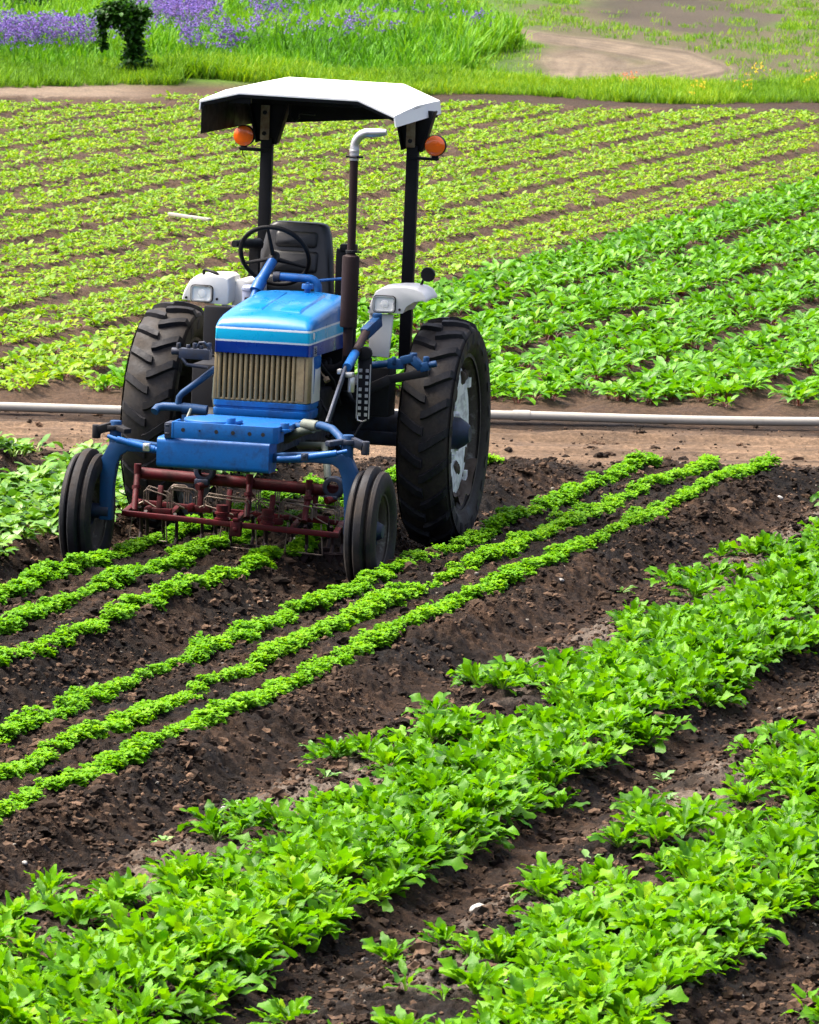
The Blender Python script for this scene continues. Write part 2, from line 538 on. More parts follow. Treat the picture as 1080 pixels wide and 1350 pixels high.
# ------------------------------------------------------------------ tractor materials
BLUE = (0.010, 0.085, 0.46)
M_blue = worn('blue_paint', (0.0003, 0.092, 0.33), 0.42, spec=0.3, dirt=(0.006, 0.012, 0.035), amount=0.34, coat=0.08, scale=11, fine=0.2)
M_deep = worn('deep_blue_paint', (0.0004, 0.040, 0.13), 0.5, spec=0.3, dirt=(0.025, 0.022, 0.025), amount=0.25)
M_greasy = worn('greasy_blue_paint', (0.0025, 0.014, 0.045), 0.55, dirt=(0.014, 0.012, 0.012), amount=0.6, scale=14)
M_dark = worn('dark_iron', (0.0035, 0.004, 0.007), 0.6, spec=0.25, dirt=(0.012, 0.009, 0.007), amount=0.3)
M_black = worn('black_paint', (0.0025, 0.003, 0.005), 0.5, spec=0.2, dirt=(0.012, 0.010, 0.008), amount=0.12)
M_vinyl = worn('black_vinyl', (0.003, 0.0035, 0.005), 0.36, spec=0.45, dirt=(0.012, 0.011, 0.010), amount=0.15, scale=5)
M_white = worn('white_paint', (0.60, 0.60, 0.585), 0.4, dirt=(0.30, 0.24, 0.17), amount=0.06, scale=5, fine=0.06)
M_canopy = worn('white_canopy_paint', (0.80, 0.80, 0.79), 0.45, dirt=(0.42, 0.36, 0.28), amount=0.04, scale=3, fine=0.04)
M_cream = worn('cream_grille_paint', (0.24, 0.18, 0.080), 0.5, dirt=(0.08, 0.032, 0.010), amount=0.28, scale=11, fine=0.3)
M_rust = worn('rusty_brown_steel', (0.016, 0.0065, 0.007), 0.6, spec=0.25, dirt=(0.009, 0.005, 0.005), amount=0.3, scale=12)
M_rustplate = worn('rust_flaked_plate', (0.20, 0.16, 0.10), 0.7, dirt=(0.09, 0.035, 0.012), amount=0.7, scale=18)
M_alu = worn('bare_aluminium', (0.50, 0.50, 0.52), 0.32, metal=0.85, dirt=(0.2, 0.19, 0.18), amount=0.1)
M_steel = worn('bright_steel', (0.62, 0.62, 0.60), 0.3, metal=0.9, dirt=(0.2, 0.15, 0.1), amount=0.15)
M_red = worn('red_paint', (0.075, 0.0035, 0.007), 0.5, spec=0.2, dirt=(0.010, 0.005, 0.004), amount=0.62, scale=12)
M_wire = worn('wire_steel', (0.16, 0.125, 0.10), 0.45, metal=0.5, dirt=(0.03, 0.015, 0.010), amount=0.55, scale=30)
M_hole = plain('hole_black', (0.004, 0.004, 0.006), 0.7)
M_grey = worn('grey_blue_tank', (0.22, 0.25, 0.36), 0.4, dirt=(0.1, 0.1, 0.1), amount=0.2)
M_hose = worn('grey_hose', (0.10, 0.12, 0.10), 0.5, dirt=(0.04, 0.035, 0.03), amount=0.3)
M_mud = worn('dried_mud', (0.060, 0.042, 0.029), 0.9, dirt=(0.03, 0.021, 0.014), amount=0.5, scale=20)

def hood_material():
    m, nt, out = new_mat('hood_striped_paint')
    co = objco(nt)
    sep = nd(nt, 'ShaderNodeSeparateXYZ'); nt.links.new(co, sep.inputs[0])
    # chipped edges of the stickers
    n = noise(nt, co, 60, 3, 0.7)
    ad = nd(nt, 'ShaderNodeMath', operation='MULTIPLY_ADD')
    nt.links.new(n, ad.inputs[0]); ad.inputs[1].default_value = 0.006; nt.links.new(sep.outputs['Z'], ad.inputs[2])
    mr = nd(nt, 'ShaderNodeMapRange')
    nt.links.new(ad.outputs[0], mr.inputs['Value'])
    mr.inputs['From Min'].default_value = 1.203; mr.inputs['From Max'].default_value = 1.603
    k = lambda z: (z - 1.2) / 0.4
    blue, cy, wh, dk = (0.001, 0.135, 0.40), (0.001, 0.37, 0.60), (0.62, 0.66, 0.68), (0.001, 0.030, 0.22)
    c = ramp(nt, mr.outputs[0], [(0.0, dk), (k(1.338), wh), (k(1.350), cy), (k(1.412), wh), (k(1.424), blue)], 'CONSTANT')
    p = nd(nt, 'ShaderNodeBsdfPrincipled')
    d1 = noise(nt, co, 7, 5, 0.6)
    c = mixc(nt, ramp(nt, d1, [(0.55, 0.0), (0.85, 0.18)]), c, (0.05, 0.16, 0.26))
    d2 = noise(nt, co, 85, 5, 0.75)
    c = mixc(nt, ramp(nt, d2, [(0.70, 0.0), (0.76, 0.6)]), c, (0.16, 0.22, 0.28))
    nt.links.new(c, p.inputs['Base Color'])
    nt.links.new(ramp(nt, d1, [(0.3, 0.22), (0.7, 0.42)]), p.inputs['Roughness'])
    p.inputs['Coat Weight'].default_value = 0.35; p.inputs['Coat Roughness'].default_value = 0.1; p.inputs['Specular IOR Level'].default_value = 0.3
    nt.links.new(bump(nt, noise(nt, co, 9, 2), 0.10, 0.02), p.inputs['Normal'])
    nt.links.new(p.outputs[0], out.inputs['Surface'])
    return m
M_hood = hood_material()

def tyre_material(name, dusty, amount, scale=6):
    m, nt, out = new_mat(name)
    co = objco(nt)
    n1 = noise(nt, co, scale, 7, 0.65); n2 = noise(nt, co, 45, 4, 0.65)
    rub = mixc(nt, n2, (0.003, 0.0035, 0.006), (0.008, 0.0085, 0.012))
    c = mixc(nt, ramp(nt, n1, [(0.60 - 0.4 * amount, 0.0), (0.80 - 0.25 * amount, min(1, 0.3 + amount))]), rub, dusty)
    c = mixc(nt, 1.0, c, ramp(nt, n2, [(0.3, 0.7), (0.75, 1.35)]), 'MULTIPLY')
    p = nd(nt, 'ShaderNodeBsdfPrincipled')
    nt.links.new(c, p.inputs['Base Color'])
    p.inputs['Specular IOR Level'].default_value = 0.25
    nt.links.new(ramp(nt, n1, [(0.3, 0.5), (0.6, 0.85)]), p.inputs['Roughness'])
    nt.links.new(bump(nt, n2, 0.3, 0.006), p.inputs['Normal'])
    nt.links.new(p.outputs[0], out.inputs['Surface'])
    return m
M_carcass = tyre_material('dusty_tyre_rubber', (0.026, 0.021, 0.017), 0.8)
M_lug = tyre_material('worn_lug_rubber', (0.018, 0.016, 0.015), 0.35, 12)
M_fronttyre = tyre_material('black_front_tyre_rubber', (0.045, 0.033, 0.023), 0.42, 4)
M_rimwhite = worn('muddy_white_rim', (0.78, 0.78, 0.76), 0.5, dirt=(0.022, 0.015, 0.010), amount=0.42, scale=12, fine=0.08)
M_rimmud = worn('mud_caked_rim', (0.036, 0.026, 0.018), 0.85, dirt=(0.30, 0.29, 0.27), amount=0.22, scale=16)

def lens(name, col, emit=0.0, rough=0.12):
    m, nt, out = new_mat(name)
    p = nd(nt, 'ShaderNodeBsdfPrincipled')
    co = objco(nt)
    w = nd(nt, 'ShaderNodeTexWave'); w.inputs['Scale'].default_value = 60; nt.links.new(co, w.inputs['Vector'])
    nt.links.new(mixc(nt, w.outputs['Fac'], tuple(x * 0.75 for x in col), col), p.inputs['Base Color'])
    p.inputs['Roughness'].default_value = rough
    p.inputs['Specular IOR Level'].default_value = 0.7
    p.inputs['Coat Weight'].default_value = 0.5
    nt.links.new(bump(nt, w.outputs['Fac'], 0.3, 0.003), p.inputs['Normal'])
    nt.links.new(p.outputs[0], out.inputs['Surface'])
    return m
M_amber = lens('amber_lens', (1.0, 0.150, 0.004))
M_glass = lens('headlight_lens', (0.80, 0.82, 0.80), rough=0.15)

# ------------------------------------------------------------------ tractor (local frame: x to the picture's right, y to the tractor's rear, z up; origin under the front axle)
T_YAW, T_ROLL = math.radians(12.0), math.radians(1.3)
tr = empty('tractor')
Rm = Matrix(((math.cos(T_YAW), math.sin(T_YAW), 0), (-math.sin(T_YAW), math.cos(T_YAW), 0), (0, 0, 1))).to_4x4()
tr.matrix_world = Matrix.Translation((-1.07, 38.0, 0)) @ Rm @ Matrix.Rotation(T_ROLL, 4, 'Y')
tag(tr, 'blue farm tractor with white canopy parked over leafy rows', 'tractor')

# --- hood
def hood_sec(y, hw, zb, zt, r, crown=0.012):
    pts = [(-hw, y, zb), (hw, y, zb)]
    for k in range(7):
        a = math.radians(90 * k / 6)
        pts.append((hw - r + r * math.cos(a), y, zt - r + r * math.sin(a)))
    for k in range(1, 6):
        x = (hw - r) * (1 - 2 * k / 6)
        pts.append((x, y, zt + crown * (1 - (x / hw) ** 2)))
    for k in range(7):
        a = math.radians(90 + 90 * k / 6)
        pts.append((-(hw - r) + r * math.cos(a), y, zt - r + r * math.sin(a)))
    return pts
mb = MB()
mb.loft([hood_sec(y, hw, zb, zt, r, c) for y, hw, zb, zt, r, c in (
    (0.700, 0.272, 1.275, 1.425, 0.012, 0.0), (0.704, 0.284, 1.270, 1.436, 0.022, 0.004), (0.722, 0.291, 1.268, 1.456, 0.040, 0.008),
    (0.765, 0.293, 1.266, 1.482, 0.055, 0.012), (0.84, 0.294, 1.265, 1.500, 0.060, 0.014), (1.0, 0.294, 1.262, 1.517, 0.06, 0.016),
    (1.3, 0.294, 1.258, 1.540, 0.06, 0.016), (1.62, 0.294, 1.252, 1.562, 0.06, 0.016), (1.665, 0.29, 1.255, 1.566, 0.055, 0.012))])
hood = mb.build('hood', M_hood, tr, ang=50)
mb = MB()   # raised pressings on the hood top
for x0, x1, y0, y1 in ((-0.20, -0.035, 0.86, 1.58), (0.035, 0.20, 0.86, 1.58)):
    secs = []
    for y, dz in ((y0, -0.012), (y0 + 0.05, 0.012), (y1 - 0.05, 0.012), (y1, -0.012)):
        zt = np.interp(y, [0.84, 1.0, 1.3, 1.62], [1.512, 1.529, 1.553, 1.574])
        secs.append([(x0, y, zt - 0.02), (x1, y, zt - 0.02), (x1 - 0.02, y, zt + dz), (x0 + 0.02, y, zt + dz)])
    mb.loft(secs)
mb.build('hood_pressing', M_hood, hood, bevel=0.006)
mb = MB(); mb.lathe([(0.0, 0.03), (0.032, 0.03), (0.036, 0.024), (0.036, 0.0), (0.02, 0.0), (0.02, -0.04)], (0.06, 1.60, 1.60), 'Z', 20)
mb.box(0.052, 0.068, 1.58, 1.62, 1.63, 1.64)
mb.build('filler_cap', M_blue, hood)
mb = MB(); mb.box(0.2945, 0.298, 0.80, 0.875, 1.268, 1.325); mb.mat(1)
for k in range(3): mb.box(0.2978, 0.2995, 0.808, 0.868 - 0.012 * k, 1.282 + 0.012 * k, 1.289 + 0.012 * k)
mb.build('side_badge', [M_alu, M_dark], hood)
mb = MB(); mb.prism(rrect(0.765, 0.805, 1.372, 1.408, 0.006), 0.2945, 0.2975, 'YZ'); mb.build('emblem', M_white, hood)

# --- grille
grille = empty('grille', tr)
mb = MB(); mb.box(-0.27, 0.27, 0.775, 0.79, 0.985, 1.275); mb.build('grille_back', M_hole, grille)
mb = MB()
nb = 15
for k in range(nb):
    x = -0.262 + 0.455 * k / (nb - 1)
    mb.prism([(x - 0.0105, 0.772), (x - 0.0105, 0.724), (x - 0.006, 0.716), (x + 0.006, 0.716), (x + 0.0105, 0.724), (x + 0.0105, 0.772)], 0.992, 1.268, 'XY')
mb.build('grille_bars', M_cream, grille, bevel=0.002)
mb = MB()
mb.box(-0.292, -0.272, 0.718, 0.80, 0.988, 1.272); mb.prism([(0.208, 0.722), (0.262, 0.716), (0.284, 0.716), (0.29, 0.724), (0.29, 0.80), (0.208, 0.80)], 0.988, 1.272, 'XY')
mb.box(-0.272, 0.208, 0.722, 0.80, 0.986, 1.000)
mb.build('grille_frame', M_cream, grille, bevel=0.004)
mb = MB()
for k in range(5): mb.box(0.2115, 0.262, 0.7135, 0.7165, 1.0 + 0.0, 1.003) if k == 0 else mb.tube([(0.262 - 0.006 * 0, 0.7155, 1.0), (0.262, 0.7155, 1.26)], 0.003, 6)
mb.build('frame_bead', M_rustplate, grille)
for s in (-1, 1):
    mb = MB(); mb.box(s * 0.290 - 0.004, s * 0.290 + 0.004, 0.802, 1.01, 0.985, 1.262)
    side = mb.build('side_panel', M_white, tr, bevel=0.002)
    if s > 0:
        m2 = MB(); m2.prism([(0.805, 1.262), (0.985, 1.262), (1.005, 1.235), (1.0, 1.19), (0.90, 1.182), (0.852, 1.19), (0.845, 1.13), (0.836, 1.04), (0.83, 1.13), (0.822, 1.2)], 0.2942, 0.296, 'YZ')
        m2.build('blue_scuff', M_blue, side)
mb = MB()    # lower nose
secs = []
for z, d in ((0.875, 0.030), (0.885, 0.006), (0.905, 0.0), (0.935, 0.0), (0.940, 0.008), (0.950, 0.008), (0.955, 0.0), (0.984, 0.0)):
    poly = rrect(-0.292 + d, 0.292 - d, 0.700 + d, 1.02, 0.035, 4)
    secs.append([(a, b, z) for a, b in poly])
mb.loft(secs)
mb.build('lower_nose_panel', M_blue, tr, ang=55)

# --- engine and drive train
mb = MB()
mb.box(-0.17, 0.17, 1.02, 1.72, 0.62, 1.10); mb.box(-0.13, 0.13, 1.05, 1.65, 1.10, 1.25)
mb.box(0.17, 0.25, 1.15, 1.55, 0.80, 1.02); mb.box(-0.25, -0.17, 1.1, 1.5, 0.75, 1.0)
for k in range(4): mb.cyl((0.15, 1.15 + 0.13 * k, 1.16), (0.24, 1.15 + 0.13 * k, 1.16), 0.035, 12)
mb.cyl((0.22, 1.02, 0.92), (0.22, 1.14, 0.92), 0.085, 20)
mb.cyl((-0.21, 1.10, 0.98), (-0.21, 1.28, 0.98), 0.05, 16)
mb.build('engine_block', M_dark, tr, bevel=0.012)
mb = MB(); mb.lathe([(0.02, 0), (0.19, 0.0), (0.20, 0.01), (0.19, 0.02), (0.02, 0.02)], (0, 0.93, 0.95), 'Y', 28); mb.build('cooling_fan', M_dark, tr)
mb = MB(); mb.box(-0.16, 0.16, 1.72, 2.45, 0.58, 1.05)
mb.cyl((-0.68, 2.25, 0.71), (0.68, 2.25, 0.71), 0.11, 24)
mb.lathe([(0.1, -0.3), (0.2, -0.2), (0.24, 0), (0.2, 0.2), (0.1, 0.3)], (0, 2.25, 0.73), 'X', 28)
mb.box(-0.55, 0.55, 2.1, 2.4, 0.62, 0.70)
mb.build('transmission_housing', M_greasy, tr, bevel=0.015)
mb = MB()
for s in (-1, 1): mb.beam((s * 0.19, -0.05, 0.80), (s * 0.19, 1.05, 0.80), 0.035, 0.15)
for s in (-1, 1): mb.beam((s * 0.19, 1.0, 0.80), (s * 0.19, 1.8, 0.72), 0.03, 0.12)
mb.build('frame_rails', M_greasy, tr, bevel=0.004)
mb = MB(); mb.box(-0.62, 0.45, 1.72, 2.35, 0.98, 1.02); mb.box(-0.35, 0.35, 1.67, 1.71, 1.02, 1.52)
mb.build('floor_plate', M_dark, tr, bevel=0.006)

mb = MB(); mb.box(-0.56, -0.22, 1.25, 1.72, 0.62, 1.14); mb.cyl((-0.50, 1.15, 0.80), (-0.25, 1.15, 0.80), 0.09, 18); mb.box(-0.62, -0.45, 1.74, 1.80, 0.70, 1.45); mb.build('bay_shade_filler', M_dark, tr, bevel=0.015)  # dark boxes added to shade the bay in front of the left rear wheel
for pts in (((0.26, 1.1, 1.0), (0.33, 1.05, 0.92), (0.36, 1.1, 0.80), (0.30, 1.3, 0.72)), ((0.20, 1.05, 1.18), (0.30, 1.0, 1.20), (0.36, 1.08, 1.10), (0.38, 1.2, 0.95)), ((-0.25, 1.0, 1.18), (-0.34, 0.98, 1.22), (-0.45, 0.95, 1.22)), ((0.30, 1.2, 0.75), (0.45, 1.1, 0.70), (0.52, 1.2, 0.85), (0.50, 1.4, 1.0))): 
    mb = MB(); mb.tube(pts, 0.009, 8); mb.build('engine_cable', M_black, tr)
# --- front axle
mb = MB(); mb.loft([[(x, a, b) for a, b in rrect(-0.14, 0.06, 0.655, 0.832, 0.03)] for x in (-0.412, 0.262)])
mb.build('front_axle_beam', M_blue, tr, ang=50)
for s in (-1, 1):
    mb = MB()     # high-clearance arm: out from the beam, then down to the hub
    path = [(0.22, 0.735, 0.055), (0.50, 0.755, 0.06), (0.62, 0.76, 0.075), (0.69, 0.735, 0.10), (0.725, 0.66, 0.10), (0.735, 0.55, 0.085), (0.738, 0.42, 0.075), (0.738, 0.31, 0.075)]
    secs = []
    for i, (x, z, w) in enumerate(path):
        a = path[max(i - 1, 0)]; b = path[min(i + 1, len(path) - 1)]
        dx, dz = b[0] - a[0], b[1] - a[1]; L = math.hypot(dx, dz); nx, nz = -dz / L, dx / L
        secs.append([(s * (x + nx * w * k), y - 0.0, z + nz * w * k) for k, y in ((-0.5, -0.035), (0.5, -0.035), (0.5, 0.035), (-0.5, 0.035))])
    mb.loft(secs)
    mb.cyl((s * 0.70, 0, 0.70), (s * 0.70, 0, 0.90), 0.035, 16)
    arm = mb.build('axle_arm', M_deep, tr, bevel=0.008)
    mb = MB(); mb.cyl((s * 0.70, 0, 0.845), (s * 0.70, 0, 0.872), 0.055, 18)
    mb.beam((s * 0.70, 0.0, 0.865), (s * 0.60, -0.10, 0.85), 0.05, 0.03); mb.beam((s * 0.72, 0, 0.865), (s * 0.80, -0.02, 0.84), 0.05, 0.05)
    mb.cyl((s * 0.81, -0.02, 0.79), (s * 0.81, -0.02, 0.87), 0.025, 12); mb.cyl((s * 0.70, 0, 0.87), (s * 0.70, 0, 0.895), 0.02, 8)
    mb.build('steering_knuckle', M_dark if s < 0 else M_greasy, tr, bevel=0.005)
    mb = MB()
    mb.cyl((s * 0.31, -0.12, 0.745), (s * 0.43, -0.12, 0.757), 0.016, 12); mb.cyl((s * 0.43, -0.12, 0.757), (s * 0.66, -0.11, 0.80), 0.020, 12)
    mb.cyl((s * 0.66, -0.11, 0.80), (s * 0.72, -0.10, 0.815), 0.012, 10)
    mb.build('tie_rod', M_blue, tr)
    mb = MB(); mb.box(s * 0.475 - 0.02, s * 0.475 + 0.02, -0.145, -0.105, 0.745, 0.79); mb.cyl((s * 0.475, -0.15, 0.775), (s * 0.475, -0.10, 0.775), 0.012, 8)
    mb.build('rod_clamp', M_steel if s < 0 else M_greasy, tr, bevel=0.003)

# --- weight bracket in front
mb = MB(); mb.loft([[(a, b, z) for a, b in ((-0.31, -0.150), (0.285, -0.150), (0.312, -0.125), (0.312, 0.02), (0.296, 0.02), (0.296, -0.118), (0.278, -0.134), (-0.31, -0.134))] for z in (0.834, 0.932)])
mb.box(-0.325, -0.310, -0.15, 0.02, 0.834, 0.93)
tray = mb.build('weight_bracket', M_blue, tr, bevel=0.003)
for x in (-0.255, -0.155, -0.055, 0.045, 0.145, 0.225):
    mb = MB(); mb.cyl((x, -0.1515, 0.885), (x, -0.1495, 0.885), 0.012 if x != -0.155 else 0.006, 12); mb.build('bolt_hole', M_hole, tray)
mb = MB(); mb.lathe([(0.0, 0.012), (0.17, 0.012), (0.175, 0.0), (0.17, -0.012), (0.0, -0.012)], (-0.16, 0.20, 0.912), 'Z', 28)
mb.box(-0.30, 0.28, 0.02, 0.65, 0.86, 0.90)
mb.build('top_plate', M_blue, tr, bevel=0.003)
for x, y in ((-0.02, 0.06), (0.325, -0.03)):
    mb = MB(); mb.lathe([(0.0, 0.05), (0.025, 0.05), (0.028, 0.044), (0.028, 0.015), (0.04, 0.012), (0.04, 0.0)], (x, y, 0.90), 'Z', 16); mb.build('bracket_bolt', M_blue, tray)
mb = MB()
for z in (0.855, 0.905): mb.cyl((-0.365, -0.13, z), (-0.34, -0.13, z), 0.014, 6)
mb.box(-0.37, -0.325, -0.14, 0.0, 0.83, 0.92); mb.build('bracket_ear', M_greasy, tray, bevel=0.003)

# --- wheels
def tyre_profile(R, w, rim, crown=0.02):
    """outer tread and both sidewalls, half profile mirrored"""
    h = w / 2
    half = [(rim, h * 0.66), (rim + 0.02, h * 0.86), (rim + (R - rim) * 0.35, h * 1.0), (rim + (R - rim) * 0.62, h * 1.0), (R - 0.11, h * 0.97), (R - 0.075, h * 0.90), (R - 0.058, h * 0.72), (R - 0.058 + crown * 0.6, h * 0.4), (R - 0.058 + crown, 0.0)]
    return half + [(r, -a) for r, a in half[-2::-1]]

def rear_wheel(s, spin, muddy):
    cx, cy, cz, R, w = (0.808 if s > 0 else -0.925), 2.25, 0.705, 0.725, 0.33
    wh = empty('rear_wheel', tr)
    mb = MB(); mb.lathe(tyre_profile(R, w, 0.485), (cx, cy, cz), 'X', 72)
    mb.mat(1)
    prof = [(0.0, R - 0.010), (0.35, R - 0.016), (0.66, R - 0.030), (0.88, R - 0.046), (1.0, R - 0.085), (1.015, R - 0.125)]
    N = 22
    for side in (-1, 1):
        for k in range(N):
            a0 = 2 * math.pi * (k + (0.5 if side > 0 else 0.0)) / N + spin
            secs = []
            for i in range(7):
                t = i / 6
                u = -0.06 + 1.07 * t
                r = np.interp(abs(u), [p[0] for p in prof], [p[1] for p in prof])
                ww = 0.024 + 0.006 * t
                # rows of the chevron point down at the front of the wheel
                da = 0.165 * (abs(max(u, 0)) ** 1.15)
                sec = []
                for dr, dt in ((-0.055, -ww * 1.5), (0.0, -ww * 0.95), (0.0, ww * 0.95), (-0.055, ww * 1.5)):
                    a = a0 + da * 1.0 + dt / R
                    rr = r + dr
                    sec.append((cx + side * max(min(u, 1.02), -0.06) * w / 2, cy - rr * math.cos(a), cz + rr * math.sin(a)))
                secs.append(sec)
            mb.loft(secs)
    mb.build('tyre', [M_carcass, M_lug], wh, ang=40)
    mb = MB()
    mb.lathe([(0.475, 0.130), (0.50, 0.130), (0.502, 0.118), (0.474, 0.108), (0.450, 0.075), (0.445, -0.075), (0.472, -0.108), (0.502, -0.118), (0.50, -0.13), (0.475, -0.13)], (cx, cy, cz), 'X', 56)
    rim = mb.build('rim', M_rimmud, wh, ang=40)
    mb = MB()
    o = s * 0.045
    mb.lathe([(0.448, 0.0), (0.43, 0.01), (0.39, 0.030), (0.28, 0.040), (0.19, 0.015), (0.12, 0.0), (0.10, 0.0), (0.0, 0.0)], (cx + o, cy, cz), 'X', 48, sgn=s)
    for k in range(8):
        t = 2 * math.pi * k / 8
        mb.cyl((cx + o - 0.004 * s, cy + 0.15 * math.cos(t), cz + 0.15 * math.sin(t)), (cx + o + 0.03 * s, cy + 0.15 * math.cos(t), cz + 0.15 * math.sin(t)), 0.016, 6)
    for k in range(4):
        t = 2 * math.pi * (k + 0.5) / 4
        mb.box(cx + o - 0.02, cx + o + 0.05 * s, cy + 0.41 * math.cos(t) - 0.03, cy + 0.41 * math.cos(t) + 0.03, cz + 0.41 * math.sin(t) - 0.03, cz + 0.41 * math.sin(t) + 0.03)
    mb.build('wheel_disc', M_rimwhite if s > 0 else M_dark, rim, ang=40)
    mb = MB(); mb.lathe([(0.10, -0.02), (0.10, 0.05), (0.075, 0.09), (0.05, 0.12), (0.0, 0.12)], (cx + o, cy, cz), 'X', 24, sgn=s)
    mb.build('hub', M_greasy, rim)
    if muddy:   # mud lying in the bottom of the rim
        bm_ = MB(); vs = []; fs = []
        n, m_ = 26, 6
        for i in range(n + 1):
            t = math.radians(-155 + 130 * i / n)
            for j in range(m_ + 1):
                off = 0.01 + 0.125 * j / m_
                th = (0.06 + 0.05 * math.sin(i * 0.9) * math.sin(j * 1.3) + 0.03 * random.random()) * max(0.0, math.sin(math.pi * i / n)) ** 0.5 * (1 - 0.5 * (j / m_) ** 2)
                r = 0.462 - th
                vs.append((cx + s * off, cy + r * math.cos(t), cz + r * math.sin(t)))
        for i in range(n):
            for j in range(m_):
                a = i * (m_ + 1) + j
                fs.append((a, a + 1, a + m_ + 2, a + m_ + 1))
        bm_.add(vs, fs)
        for q in range(26):      # lumps of mud stuck to the disc
            t = random.uniform(0, 6.28); rr_ = random.uniform(0.2, 0.44); k_ = random.uniform(0.018, 0.05)
            c_ = (cx + s * (0.075 + random.uniform(-0.01, 0.01)), cy + rr_ * math.cos(t), cz + rr_ * math.sin(t))
            ring = []
            for rad_, dx_ in ((1.0, 0.0), (0.75, 0.35), (0.3, 0.5)):
                ring.append([(c_[0] + s * dx_ * k_, c_[1] + rad_ * k_ * (1 + 0.5 * math.sin(3 * a_ + q)) * math.cos(a_), c_[2] + 1.3 * rad_ * k_ * (1 + 0.4 * math.sin(2 * a_ + q * 2)) * math.sin(a_)) for a_ in [2 * math.pi * j / 10 for j in range(10)]])
            bm_.loft(ring)
        bm_.build('mud_clumps', M_mud, rim, ang=70)
    return wh
rear_wheel(-1, 0.03, False)
rear_wheel(1, 0.10, True)

def front_wheel(s):
    cx, cy, cz, R, w = s * 0.855, 0.0, 0.345, 0.380, 0.190
    wh = empty('front_wheel', tr)
    mb = MB()
    h = w / 2
    half = [(0.215, h * 0.62), (0.235, h * 0.85), (0.27, h * 0.98), (0.305, h * 0.97), (0.325, h * 0.88), (0.337, h * 0.78), (0.341, h * 0.60), (0.338, h * 0.52), (0.328, h * 0.46), (0.328, h * 0.38), (0.344, h * 0.32), (0.350, h * 0.24), (0.350, h * 0.16), (0.342, h * 0.13), (0.342, h * 0.08), (0.350, h * 0.05), (0.352, 0.0)]
    half = [(0.215, h * 0.62), (0.235, h * 0.85), (0.27, h * 0.98), (0.305, h * 0.97), (0.325, h * 0.90), (0.346, h * 0.78), (0.352, h * 0.58), (0.348, h * 0.50), (0.326, h * 0.45), (0.326, h * 0.35), (0.368, h * 0.28), (0.378, h * 0.20), (0.380, 0.0)]
    mb.lathe(half + [(r, -a) for r, a in half[-2::-1]], (cx, cy, cz), 'X', 64)
    mb.build('tyre', M_fronttyre, wh, ang=30)
    mb = MB()
    mb.lathe([(0.21, 0.062), (0.226, 0.068), (0.23, 0.06), (0.208, 0.05), (0.190, 0.03), (0.185, -0.03), (0.208, -0.05), (0.23, -0.06), (0.226, -0.068), (0.21, -0.062)], (cx, cy, cz), 'X', 40)
    mb.lathe([(0.188, -0.01), (0.165, 0.01), (0.11, 0.025), (0.085, 0.0), (0.0, 0.0)], (cx, cy, cz), 'X', 36, sgn=s)
    rim = mb.build('rim', M_rimmud, wh, ang=40)
    mb = MB(); mb.lathe([(0.07, -0.03), (0.07, 0.02), (0.055, 0.045), (0.04, 0.075), (0.0, 0.078)], (cx, cy, cz), 'X', 20, sgn=s)
    for k in range(5):
        t = 2 * math.pi * k / 5 + 0.3
        mb.cyl((cx - 0.01 * s, cy + 0.095 * math.cos(t), cz + 0.095 * math.sin(t)), (cx + 0.03 * s, cy + 0.095 * math.cos(t), cz + 0.095 * math.sin(t)), 0.012, 6)
    mb.build('hub', M_greasy, rim)
    mb = MB(); mb.cyl((s * 0.72, 0, 0.36), (s * 0.84, 0, 0.36), 0.045, 16); mb.build('stub_axle', M_greasy, wh)
front_wheel(-1); front_wheel(1)

